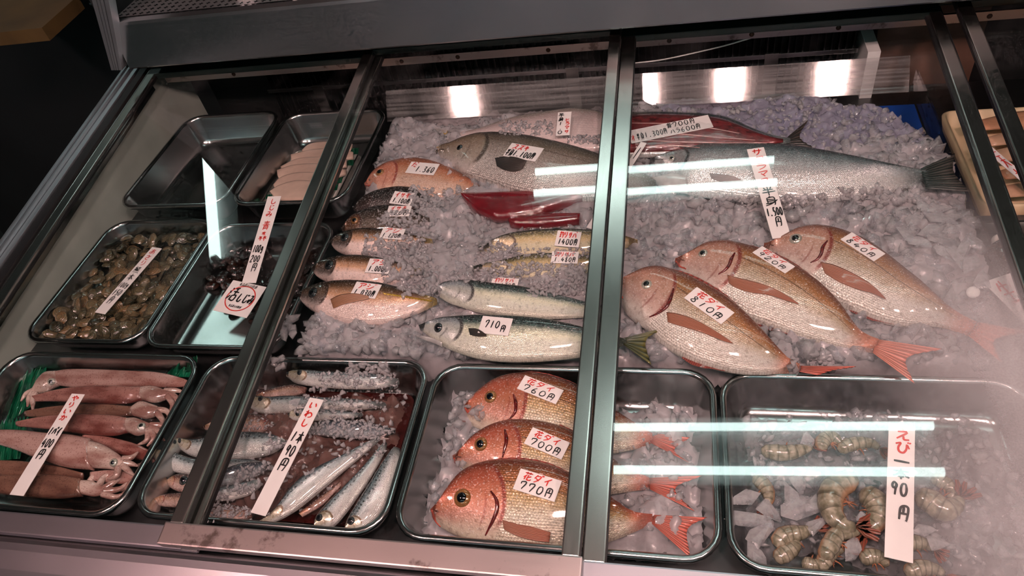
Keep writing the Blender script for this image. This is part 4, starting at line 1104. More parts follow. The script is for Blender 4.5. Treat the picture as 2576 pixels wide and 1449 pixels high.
sard('thin grey sardine at the foot of the price stick', [(370, 1045), (500, 990), (650, 955), (820, 920)], [(375, 1082), (550, 1090), (720, 1055), (830, 985)], -.018, -.026)
sard('golden brown sardine in the near corner by the stile', [(0, 1085), (100, 1035), (250, 1025), (400, 1018), (560, 1010)], [(2, 1110), (120, 1135), (300, 1130), (560, 1080)], -.020, -.030, 'iwashi_blood')
sard('bloody sardine along the near rim of the tray', [(330, 1160), (480, 1115), (620, 1115), (760, 1150)], [(332, 1210), (480, 1245), (640, 1250), (770, 1215)], -.024, -.034, 'iwashi_blood')
sard('yellowish sardine squeezed below the longest shiny one', [(1120, 1180), (1220, 1095), (1350, 1000), (1450, 930)], [(1150, 1210), (1290, 1130), (1390, 1030), (1470, 950)], -.026, -.030, 'iwashi_blood')
sard('longest shiny sardine lying aslant beside the price stick', [(790, 1262), (890, 1195), (975, 1100), (1050, 995), (1150, 898), (1300, 808), (1450, 738), (1620, 648), (1725, 603)], [(800, 1276), (950, 1245), (1085, 1175), (1205, 1085), (1325, 985), (1455, 872), (1585, 762), (1700, 662), (1740, 622)], -.006, -.014, eye=(872, 1168, 8), tail=([(1722, 605), (1738, 622)], [(1790, 575), (1770, 605), (1810, 615)]))
sard('middle of the three sardines aslant at the tray corner', [(1232, 1300), (1250, 1210), (1330, 1108), (1430, 1008), (1540, 898), (1650, 778), (1730, 680), (1770, 640)], [(1250, 1312), (1385, 1285), (1475, 1195), (1555, 1085), (1645, 955), (1722, 825), (1782, 705), (1795, 652)], -.012, -.020, eye=(1275, 1212, 9))
sard('third slanting sardine, lying in the rounded tray corner', [(1458, 1332), (1488, 1230), (1558, 1108), (1640, 978), (1720, 848), (1800, 728), (1840, 680)], [(1475, 1348), (1600, 1315), (1722, 1225), (1802, 1095), (1852, 955), (1892, 805), (1900, 700)], -.012, -.020, eye=(1515, 1236, 10))
cover = []
for a in ((1250, 1880, 110, 260, 170, .002, .006), (1100, 1800, 290, 420, 150, .002, .006), (1150, 1850, 440, 620, 330, .002, .006), (640, 1050, 820, 1010, 170, .002, .006), (850, 1250, 640, 900, 220, .002, .006), (420, 900, 960, 1200, 200, .002, .005), (900, 1150, 560, 700, 60, .002, .006), (1250, 1800, 600, 760, 120, .002, .006), (420, 760, 1080, 1260, 110, .002, .005), (1780, 1890, 250, 560, 60, .002, .006), (640, 1000, 430, 560, 60, .002, .005)): over(cI, *a)
for _ in range(260):
    cover.append((RNG.uniform(-.72, -.415), RNG.uniform(.405, .615), Z0 - .030 + RNG.uniform(-.004, .006), RNG.uniform(.003, .008)))
over(cI, 1500, 1800, 20, 130, 60, .004, .012, 0.0)
over(cI, 840, 1010, 0, 80, 12, .008, .016, 0.0)
shards('ice_slush', 'grey slush of fine ice strewn over the sardines', cover, M['grain'])

# larger single pieces of ice
CH = []


def chunk(px, h, s, label, grp, sq=(1.2, .9, .5)):
    hv, hf = HULLS[RNG.integers(len(HULLS))]
    a = RNG.uniform(0, 6.28); ca, sa = math.cos(a), math.sin(a)
    v = hv * s * np.array(sq); v = np.stack([v[:, 0] * ca - v[:, 1] * sa, v[:, 0] * sa + v[:, 1] * ca, v[:, 2]], 1)
    p = W(px, h); o = mk('ice_chunk', v + p, hf, M['ice_clear'], smooth=False); props(o, label, 'ice', grp)


cP = crop(1800, 1000, 3.2267)
for x, y, s in ((430, 930, .020), (600, 800, .024), (720, 900, .027), (850, 870, .022), (810, 1040, .016), (280, 1000, .024), (360, 1110, .022), (230, 820, .018), (660, 700, .016), (740, 340, .014), (1220, 1000, .014), (1100, 1230, .017), (330, 1300, .018), (1700, 1080, .014), (1780, 1180, .016)):
    chunk(one(cP, x, y), -.010, s, 'large clear ice chunk among the prawns', 'clear ice chunks in the prawn tray')
cR = crop(2200, 250, 2.84)
for x, y, s in ((450, 780, .018), (480, 860, .022), (560, 840, .016), (400, 930, .022), (480, 990, .024), (350, 780, .018), (280, 860, .02), (560, 930, .018), (650, 1060, .022), (700, 1020, .02), (600, 1130, .024), (500, 1100, .02), (200, 800, .016), (240, 960, .02), (760, 1290, .018), (680, 1180, .02), (320, 1020, .018), (590, 740, .014), (380, 690, .014), (430, 720, .012)):
    chunk(one(cR, x, y), .022, s, 'thick ice chunk between the salmon tail and the bream', 'ice chunks by the clear end plate')
for x, y, s in ((290, 330, .016), (150, 330, .016), (230, 440, .018), (330, 430, .014), (60, 380, .014), (370, 330, .012)):
    chunk(one(cR, x, y), .006, s, 'ice cube glowing blue behind the salmon tail', 'bluish ice cubes over the blue sheet')
chunk(one(cI, 1100, 340), .004, .013, 'rounded clear ice lump between two sardines', None)

# ------------------------------------------------------------------ squid


def squid_mat(name, c1, c2, c3_):
    t = NT(name); o = t.obj()
    mp = t.n('Mapping', Vector=o, Scale=(14, 50, 50)).outputs[0]
    n1 = t.noise(1.0, 4, mp); n2 = t.noise(420, 2, o)
    col = t.mix(t.step(n1, .36, .66), lin(c1), lin(c2))
    col = t.mix(t.m('MULTIPLY', t.step(n2, .55, .7), .6), col, lin(c3_))
    b = t.shader(Base_Color=col, Roughness=0.2, Coat_Weight=0.9, Coat_Roughness=0.06)
    t.set(b.inputs['Subsurface Weight'], 0.0)
    t.set(b.inputs['Normal'], t.bump(n1, .2, .003))
    return t.done(b.outputs[0])


M['squid'] = squid_mat('squid_skin', (160, 116, 108), (104, 56, 50), (84, 28, 24))
M['squid_pale'] = squid_mat('squid_skin_pale', (178, 146, 138), (134, 92, 84), (100, 44, 38))
M['squid_brown'] = squid_mat('squid_skin_brown', (124, 92, 78), (84, 56, 48), (60, 28, 24))
M['squid_head'] = squid_mat('squid_head', (196, 176, 166), (140, 104, 96), (110, 60, 56))
M['green_leaf'] = plain('green_plastic_leaf', (10, 96, 66), 0.3, 0, 0.3, 30, 0.1, 0.5)


def leaf(label, px, h0, h1, name='plastic_leaf', mat='green_leaf', grp=None, teeth=9, amp=.003):
    """thin sheet of green plastic: two bottom corners and two top corners (pixels), toothed top edge"""
    a, b, c, d = [np.array(p, float) for p in px]; v = []; nu, nv = teeth * 2 + 1, 5
    for j in range(nv):
        for i in range(nu):
            u, w = i / (nu - 1), j / (nv - 1)
            if j == nv - 1 and i % 2: w += .14
            p = (a * (1 - u) + b * u) * (1 - w) + (d * (1 - u) + c * u) * w
            v.append(W(p, h0 + (h1 - h0) * w + amp * math.sin(i * 1.3 + j)))
    n0 = len(v); v += [p - np.array([0, 0, .0006]) for p in v]
    f = [(j * nu + i, j * nu + i + 1, (j + 1) * nu + i + 1, (j + 1) * nu + i) for j in range(nv - 1) for i in range(nu - 1)]
    f += [tuple(n0 + k for k in q[::-1]) for q in f]
    o = mk(name, v, f, M[mat], smooth=False); return props(o, label, 'garnish', grp)


leaf('green plastic leaf under the squid at the far corner', cQ([(30, 700), (330, 480), (420, 180), (200, 240)]), -.048, -.030)
leaf('green plastic leaf below the pale squid at the tray end', cQ([(-40, 1010), (180, 990), (260, 640), (-30, 690)]), -.048, -.036)
leaf('green plastic leaf folded up at the far rim of the squid tray', cQ([(1500, 240), (1780, 250), (1800, 70), (1600, 130)]), -.030, -.012)


def squid(label, mant, h, mat, head=None, eye=None, arms=(), tip=None):
    md, mv = mant
    v, f, uv, C, D, E = loft(cQ(md), cQ(mv), h, h - .006, .5, 34, 18, 1.06, warp=1.0)
    e = empty('squid', (C[:, 0].mean(), C[:, 1].mean(), v[:, 2].min()), label, 'squid')
    mk('mantle', v, f, M[mat], e, uv=uv, surf=True)
    if head:
        v, f, uv, C, D, E = loft(cQ(head[0]), cQ(head[1]), h - .002, h - .006, .6, 18, 14, .95, warp=1.0); mk('head', v, f, M['squid_head'], e, uv=uv, surf=True)
    for a in arms:
        p = [W(q, h - .004 - .002 * i) for i, q in enumerate(cQ(a))]
        v, f, uv = tube(p, [.006, .0045, .0015], 8, 16); mk('arm', v, f, M['squid_head'], e, uv=uv)
    if eye:
        c, n = cast(one(cQ, *eye[:2])); rm = eye[2] * np.linalg.norm(c - CAMP) / F
        v, f = dome(c, n, rm, rm * .5); eo = mk('eye', v, f, M['eye_silver'], e)
        v, f = dome(c + n * rm * .3, n, rm * .55, rm * .3); mk('pupil', v, f, M['pupil'], eo)
    return e


squid('long pink squid at the far rim, its ringed eye showing', ([(480, 205), (650, 183), (900, 187), (1200, 198), (1450, 213), (1650, 258), (1745, 296)], [(480, 310), (700, 340), (950, 335), (1250, 335), (1500, 338), (1650, 335), (1745, 312)]), -.022, 'squid_pale',
      ([(300, 350), (360, 262), (430, 205), (520, 195)], [(300, 400), (400, 385), (480, 345), (540, 320)]), (468, 290, 8), ([(310, 380), (270, 430), (250, 520)], [(320, 390), (300, 460), (300, 560)], [(310, 370), (240, 400), (190, 470)]))
squid('reddish squid lying second from the far rim', ([(290, 425), (500, 372), (700, 345), (950, 335), (1290, 345)], [(290, 470), (500, 465), (800, 480), (1100, 490), (1300, 455)]), -.024, 'squid', ([(1280, 340), (1400, 330), (1530, 375)], [(1280, 455), (1400, 485), (1545, 440)]), None, ([(1520, 400), (1600, 430), (1620, 520)], [(1530, 420), (1570, 500), (1540, 580)], [(1500, 380), (1600, 370), (1690, 390)]))
squid('brown squid crossed by the price stick, third in the tray', ([(230, 560), (500, 520), (900, 500), (1210, 520)], [(230, 605), (500, 615), (900, 620), (1210, 600)]), -.022, 'squid_brown', ([(1200, 518), (1300, 470), (1440, 515)], [(1210, 605), (1330, 630), (1450, 590)]), None, ([(1430, 550), (1520, 560), (1560, 650)], [(1430, 570), (1480, 650), (1440, 730)]))
squid('mauve squid with a dark eye, fourth in the tray', ([(150, 655), (400, 612), (700, 592), (1000, 602), (1160, 625)], [(150, 695), (400, 715), (700, 755), (1000, 780), (1160, 750)]), -.020, 'squid', ([(1150, 620), (1250, 622), (1375, 672)], [(1150, 750), (1250, 785), (1375, 735)]), (1290, 696, 9), ([(1370, 700), (1440, 740), (1500, 830)], [(1360, 715), (1400, 800), (1340, 880)], [(1370, 690), (1470, 690), (1520, 740)], [(1350, 720), (1340, 820), (1250, 870)]))
squid('brown squid mostly under the near rail of the door', ([(-80, 1010), (200, 1020), (500, 1060), (760, 1125)], [(-80, 1130), (200, 1160), (500, 1175), (760, 1180)]), -.026, 'squid_brown')
squid('olive brown squid nearest the door rail with tangled arms', ([(-80, 1150), (200, 1150), (500, 1145), (745, 1180)], [(-80, 1300), (200, 1330), (500, 1350), (745, 1330)]), -.024, 'squid_brown', ([(740, 1185), (850, 1195), (960, 1250)], [(740, 1320), (850, 1340), (960, 1315)]), None,
      ([(940, 1270), (1050, 1200), (1130, 1160)], [(950, 1290), (1080, 1270), (1160, 1210)], [(940, 1310), (1050, 1340), (1150, 1300)], [(900, 1250), (950, 1160), (1060, 1120)]))
squid('blotchy squid tucked under the arms of the mauve one', ([(760, 775), (1000, 800), (1250, 865), (1430, 960)], [(760, 840), (1000, 920), (1200, 980), (1400, 1020)]), -.028, 'squid', None, None, ([(1400, 980), (1420, 900), (1380, 830)], [(1400, 990), (1330, 1040), (1240, 1050)]))
squid('short squid buried in the tangle of arms by the door rail', ([(830, 1115), (1000, 1100), (1150, 1115), (1270, 1160)], [(830, 1190), (1000, 1210), (1150, 1220), (1270, 1190)]), -.030, 'squid_pale', None, None, ([(1250, 1175), (1200, 1260), (1100, 1320)], [(1240, 1180), (1150, 1250), (1010, 1300)], [(860, 1150), (800, 1240), (830, 1330)]))
squid('broad pale squid with a round eye, widest in the tray', ([(-80, 735), (150, 738), (400, 768), (650, 788), (840, 822)], [(-80, 840), (150, 910), (350, 990), (600, 1060), (840, 1085)]), -.014, 'squid_pale', ([(830, 828), (950, 862), (1080, 945), (1140, 1010)], [(840, 1080), (960, 1085), (1060, 1090), (1140, 1055)]), (1035, 1028, 9),
      ([(1130, 1030), (1200, 1040), (1260, 1060)], [(1120, 1000), (1200, 980), (1260, 930)], [(1120, 1050), (1180, 1110), (1230, 1150)], [(1080, 1070), (1060, 1150), (980, 1180)]))
M['film2'] = film('squid_film', .10)
sheet('cling_film', cQ([(230, 180), (1620, 190), (1330, 760), (130, 760)]), -.034, .0014, M['film2'], 'clear film lying wet over the squid', 'cling film', 34, 22, .003)

# ------------------------------------------------------------------ clams


def clam_mat(name, stops):
    t = NT(name); o = t.obj()
    oi = t.n('ObjectInfo').outputs['Random']
    sp = t.n('SeparateXYZ', Vector=o).outputs
    rr = t.n('VectorMath', props=dict(operation='LENGTH'), i0=o).outputs['Value']
    ring = t.m('SINE', t.m('MULTIPLY', rr, 2600.0))
    n = t.noise(190, 4, o)
    col = t.ramp(t.m('ADD', t.m('MULTIPLY', n, .55), t.m('MULTIPLY', oi, .45)), stops)
    col = t.mix(t.m('MULTIPLY', t.step(ring, .2, .9), .35), col, stops[0][1])
    b = t.shader(Base_Color=col, Roughness=0.25, Coat_Weight=0.8, Coat_Roughness=0.08)
    t.set(b.inputs['Normal'], t.bump(ring, .4, .0006))
    return t.done(b.outputs[0])


M['asari'] = clam_mat('brown_clam_shell', [(0.2, lin((30, 28, 20))), (0.42, lin((70, 66, 48))), (0.62, lin((106, 94, 70))), (0.88, lin((128, 88, 48)))])
M['shijimi'] = clam_mat('black_clam_shell', [(0.2, lin((10, 7, 7))), (0.5, lin((26, 16, 14))), (0.8, lin((52, 28, 18)))])


def clam_mesh(name, a, b, c, seed, gape=0.0):
    """two valves hinged at the beak, fan outline slightly longer than high"""
    r = np.random.default_rng(seed); nu, nv = 18, 6; v, f = [], []
    for sgn in (1, -1):
        base = len(v)
        for j in range(nv + 1):
            w = j / nv
            for i in range(nu):
                an = 2 * math.pi * i / nu
                rx = a * (1 + .06 * math.cos(an) + .10 * math.sin(2 * an)); ry = b * (1 - .16 * max(0, math.sin(an)) * abs(math.cos(an)))
                z = c * (1 - w ** 2.2) ** .8
                ox = .12 * a * (1 - w); oy = .38 * b * (1 - w)
                v.append((rx * w * math.cos(an) + ox, ry * w * math.sin(an) + oy, sgn * (z + gape * (1 - math.sin(an)) * w) + r.normal(0, a * .006)))
        for j in range(nv):
            for i in range(nu):
                q_ = (base + j * nu + i, base + (j + 1) * nu + i, base + (j + 1) * nu + (i + 1) % nu, base + j * nu + (i + 1) % nu)
                f.append(q_ if sgn > 0 else q_[::-1])
    me = bpy.data.meshes.new(name); me.from_pydata(v, [], f); me.polygons.foreach_set('use_smooth', [True] * len(f)); me.update(); return me


def heap(name, label, grp, meshes, mat, x0, x1, y0, y1, zf, step, layers, inside, cat='clam', zmax=None):
    for me in meshes:
        if not me.materials: me.materials.append(M[mat])
    n = 0
    for L in range(layers):
        y = y0 + (L % 2) * step * .4
        while y < y1:
            x = x0 + RNG.uniform(0, step * .5)
            while x < x1:
                px_, py_ = x + RNG.normal(0, step * .14), y + RNG.normal(0, step * .14)
                if inside(px_, py_, L):
                    o = bpy.data.objects.new(name, meshes[RNG.integers(len(meshes))]); COL.objects.link(o)
                    o.location = (px_, py_, Z0 + zf(px_, py_) + L * step * .42 + RNG.uniform(-.001, .002))
                    o.rotation_euler = (RNG.normal(0, .45), RNG.normal(0, .45), RNG.uniform(0, 6.28)); k = RNG.uniform(.82, 1.15); o.scale = (k, k, k)
                    props(o, label, cat, grp); n += 1
                x += step * RNG.uniform(.92, 1.1)
            y += step * .82
    return n


AM = [clam_mesh('clam_shell', .0165, .0125, .0068, k, g) for k, g in ((1, 0), (2, 0), (3, .0008), (4, 0))]
ins = lambda x, y, L: -1.160 < x < -.950 and .712 < y < .982 - L * .006
heap('brown_clam', 'brown ridged clam heaped with its like in the steel tray', 'brown clams in the tray', AM, 'asari', -1.163, -.945, .698, .99, lambda x, y: -.044 + (.012 if not (-1.135 < x < -.972 and .722 < y < .962) else 0), .0245, 2, ins)
SM = [clam_mesh('small_clam_shell', .0128, .0108, .0060, k) for k in (5, 6, 7)]


def ins2(x, y, L):
    if not (-.893 < x < -.680 and .72 < y < .955): return False
    k = (x + .893) * .30 + .738 + .03 * math.sin(x * 60)                 # bare floor shows at the near end
    if -.80 < x < -.77 and y > .86: return False
    return y > .80 - (x + .80) * .55 + .018 * math.sin(x * 70) + L * .01


heap('small_black_clam', 'small glossy black clam piled in the half empty tray', 'small black clams in the tray', SM, 'shijimi', -.893, -.68, .70, .955, lambda x, y: -.046, .0195, 2, ins2)

# ------------------------------------------------------------------ prawns
t = NT('prawn_shell'); uvn = t.n('TexCoord').outputs['UV']; s = t.n('SeparateXYZ', Vector=uvn).outputs; ob = t.obj()
band = t.m('FRACT', t.m('MULTIPLY', s[0], 6.0)); nz = t.noise(120, 4, ob)
col = t.mix(t.step(nz, .35, .7), lin((112, 108, 90)), lin((166, 160, 142)))
col = t.mix(t.m('MULTIPLY', t.step(band, .62, .98), .6), col, lin((52, 54, 42)))
col = t.mix(t.m('MULTIPLY', t.step(s[1], .25, .05), .8), col, lin((170, 128, 96)))
b_ = t.shader(Base_Color=col, Roughness=.22, Coat_Weight=.8, Coat_Roughness=.08); t.set(b_.inputs['Normal'], t.bump(nz, .2, .001)); M['prawn'] = t.done(b_.outputs[0])
M['prawn_leg'] = plain('prawn_leg', (150, 96, 66), .3, 0, .3, 200, 0, .5)
M['prawn_tail'] = fin_mat('prawn_tail', (110, 70, 50), (140, 56, 44), 5)


def prawn(label, path, r, h, tail=True, grp=None, legs=True):
    p = [W(q, h) for q in cP(path)]; rm = 1.14 * r / 3.2267 * np.linalg.norm(p[0] - CAMP) / F
    c = cat_rom(p, 44); n = len(c)
    rad = rm * np.interp(np.linspace(0, 1, n), [0, .08, .3, .6, .85, 1], [.35, .8, 1, .9, .62, .35])
    rad = rad * (1 + .035 * ((np.linspace(0, 1, n) * 6) % 1))
    v, f, uv = tube(c, rad, 14, n)
    e = empty('prawn', (c[:, 0].mean(), c[:, 1].mean(), min(q[2] for q in v)), label, 'prawn', grp)
    mk('shell', v, f, M['prawn'], e, uv=uv, surf=True)
    mid = c.mean(0)
    if legs:
        for k in range(6):
            i = int(n * (.15 + .11 * k)); tow = mid + (mid - c[n // 2]) * .6 - c[i]; tow /= np.linalg.norm(tow) + 1e-9
            lv, lf, _ = tube([c[i] + tow * rad[i] * .8, c[i] + tow * rad[i] * 1.3 + np.array([.002, 0, .001]), c[i] + tow * rad[i] * 1.75 + np.array([.004, 0, -.003])], [.0011, .0009, .0004], 5, 8); mk('leg', lv, lf, M['prawn_leg'], e)
    if tail:
        d = c[-1] - c[-4]; d /= np.linalg.norm(d); sd = np.cross(d, [0, 0, 1])
        for k in (-1.0, -.35, .35, 1.0):
            dd = d + sd * k * .7; dd /= np.linalg.norm(dd); s2 = np.cross(dd, [0, 0, 1]) * rm * .28; o2 = c[-1]
            vv = [o2, o2 + dd * rm * .8 + s2, o2 + dd * rm * 1.7 + s2 * .5, o2 + dd * rm * 1.7 - s2 * .5, o2 + dd * rm * .8 - s2]
            vv2 = vv + [q - np.array([0, 0, .0012]) for q in vv]
            mk('tail_blade', vv2, [(0, 1, 2, 3, 4), (9, 8, 7, 6, 5)] + [(i, 5 + i, 5 + (i + 1) % 5, (i + 1) % 5) for i in range(5)], M['prawn_tail'], e, smooth=False, uv=[(i / 5, i / 5) for i in range(10)])
    return e


PG = 'prawns half sunk in ice'
for i, (pa, r, h) in enumerate((([(370, 430), (450, 440), (560, 450), (680, 430), (780, 400)], 55, -.016), ([(850, 420), (880, 345), (950, 320), (1020, 370)], 48, -.016), ([(1000, 430), (1100, 380), (1250, 370), (1330, 410)], 46, -.018),
                                ([(310, 640), (400, 720), (435, 810), (420, 880)], 48, -.018), ([(1750, 650), (1850, 690), (1920, 760), (1900, 830)], 45, -.02), ([(850, 1390), (900, 1300), (960, 1250), (1040, 1230)], 50, -.018),
                                ([(480, 1200), (560, 1120), (700, 1095), (790, 1060)], 58, -.014), ([(480, 1310), (560, 1270), (640, 1210), (660, 1150)], 55, -.016), ([(1480, 1220), (1560, 1180), (1700, 1190), (1770, 1230)], 50, -.018),
                                ([(1540, 1425), (1660, 1385), (1790, 1400), (1860, 1440)], 52, -.018), ([(1180, 1320), (1260, 1290), (1350, 1310), (1390, 1370)], 50, -.02), ([(700, 1330), (790, 1360), (860, 1330)], 44, -.018))):
    prawn('grey-brown prawn half buried in the ice of its tray', pa, r, h, i % 3 != 1, PG)
prawn('strongly curled prawn with dark bands beside the large ice chunks', [(1150, 670), (1050, 690), (960, 750), (930, 850), (960, 960), (1040, 1040), (1130, 1050)], 82, -.004)
prawn('thick prawn bent under the upright price card', [(1180, 760), (1290, 840), (1330, 940), (1290, 1030), (1220, 1080)], 78, -.012)
prawn('prawn with orange legs and a black patch past the price card', [(1620, 790), (1740, 840), (1850, 910), (1940, 880), (1990, 820)], 74, -.010)
prawn('straight prawn lying across the foot of the curled one', [(870, 1310), (930, 1200), (990, 1110), (1090, 1095), (1170, 1085)], 58, -.010)

# ------------------------------------------------------------------ sliced squid on a foam tray
M['foam'] = plain('white_foam', (226, 222, 214), .6, 0, .05, 60)
M['slice'] = plain('raw_squid_white', (206, 180, 164), .3, 0, .08, 40, .1, .5)
cF = crop(560, 260, 4.83)
a_, b_2, c_, d_ = [W(p, -.030) for p in cF([(470, 1190), (950, 575), (1690, 540), (1300, 1185)])]
x0, x1, y0, y1 = (a_[0] + b_2[0]) / 2, (c_[0] + d_[0]) / 2, (a_[1] + d_[1]) / 2, (b_2[1] + c_[1]) / 2
e = empty('foam_tray', ((x0 + x1) / 2, (y0 + y1) / 2, Z0 - .042), 'white foam tray under the sliced squid', 'foam tray')
v, f = loops([(.004, -.010, 1), (.0, .0, 1), (.0025, .0012, 1), (.005, .0, 1), (.009, -.007, 1), (.014, -.0085, 1)], x0, x1, y0, y1, .010, -.030, True); mk('foam_dish', v, f, M['foam'], e, surf=True)
for i, (tp, bt) in enumerate((
        ([(980, 595), (1050, 530), (1150, 500), (1300, 488), (1450, 488), (1590, 525)], [(985, 640), (1100, 640), (1250, 630), (1400, 625), (1570, 600)]),
        ([(845, 650), (960, 618), (1100, 588), (1250, 573), (1400, 573), (1600, 622)], [(850, 725), (950, 740), (1100, 740), (1250, 740), (1420, 730), (1595, 690)]),
        ([(720, 800), (900, 705), (1100, 680), (1300, 685), (1520, 705)], [(730, 830), (900, 840), (1100, 830), (1300, 830), (1515, 790)]),
        ([(675, 840), (850, 778), (1050, 758), (1250, 768), (1515, 840)], [(690, 930), (850, 960), (1100, 950), (1300, 950), (1505, 880)]),
        ([(632, 1020), (720, 925), (900, 868), (1150, 862), (1360, 905)], [(650, 1070), (800, 1080), (1000, 1070), (1180, 1060), (1350, 980)]),
        ([(585, 1100), (700, 1020), (900, 960), (1100, 968), (1250, 1010), (1335, 1050)], [(640, 1160), (740, 1200), (900, 1205), (1100, 1200), (1250, 1150), (1330, 1085)]))):
    slab('squid_slice', cF(tp), cF(bt), -.030 + .0035 * i, .009, M['slice'], 'pale raw squid slice overlapping the others on the foam tray', 'squid slice', grp='squid slices on the foam tray')
for (x, y, s) in ((1600, 580, 60), (1545, 720, 55), (1400, 930, 60), (1350, 1020, 55), (1270, 1130, 60), (560, 1135, 45), (610, 1175, 40), (935, 605, 35)):
    leaf('ruffled green garnish leaf beside the squid slices', cF([(x - s, y + s * .5), (x + s * .7, y + s * .6), (x + s, y - s * .6), (x - s * .5, y - s * .5)]), -.026, -.020, 'garnish_leaf', grp='green garnish leaves around the sliced squid', teeth=5, amp=.002)

# ------------------------------------------------------------------ next bay beyond the clear end plate
M['fillet'] = plain('peach_fillet', (186, 152, 124), .3, 0, .15, 30, .2, .6)
M['fillet2'] = plain('orange_fillet', (172, 128, 98), .3, 0, .2, 40, .2, .6)
M['foam_cream'] = plain('cream_foam', (206, 186, 150), .5, 0, .08, 30)
box('bay_floor', XD + .006, XR, .40, 1.36, -.066, -.058, M['pan'], case)
for lab, (x0, x1, y0, y1, hh) in (('cream foam tray of fillets beyond the clear end plate', (.470, .80, .985, 1.26, .0)), ('white foam tray with a dark fish beyond the end plate', (.475, .80, .66, .945, -.02))):
    e = empty('foam_tray', ((x0 + x1) / 2, (y0 + y1) / 2, Z0 + hh - .03), lab, 'foam tray')
    v, f = loops([(.008, -.03, 1), (.0, .0, 1), (.004, .002, 1), (.008, .0, 1), (.018, -.020, 1), (.024, -.022, 1)], x0, x1, y0, y1, .022, hh, True); mk('foam_dish', v, f, M['foam_cream' if 'cream' in lab else 'foam'], e)
for i in range(5):
    y = 1.015 + i * .046
    lv = [(.50 + .02 * (i % 2), y, Z0 + .002), (.60, y + .014, Z0 + .012), (.70, y + .008, Z0 + .010), (.775, y, Z0 + .0)]
    v, f, uv = tube(lv, [.012, .024, .022, .010], 12, 20); v = [np.array((q[0], q[1], Z0 + .004 + (q[2] - Z0 - .004) * .3)) for q in v]; o = mk('fish_fillet', v, f, M['fillet2' if i in (1, 4) else 'fillet']); props(o, ('orange' if i in (1, 4) else 'peach') + ' fish fillet on the cream foam tray', 'fillet', ('orange' if i in (1, 4) else 'peach') + ' fillets beyond the end plate')
fish('dark speckled fish on the white foam tray beyond the end plate', 'fish', [(2478, 625), (2520, 600), (2580, 585), (2660, 580), (2760, 600)], [(2480, 640), (2520, 690), (2580, 720), (2660, 730), (2760, 690)], -.010, -.02, .4, 'isaki', gill=.0, name='speckled_fish', nst=24, nr=16)
box('bay_shelf_bar', XD + .006, XR, .955, .97, -.03, -.004, M['steel'], case)
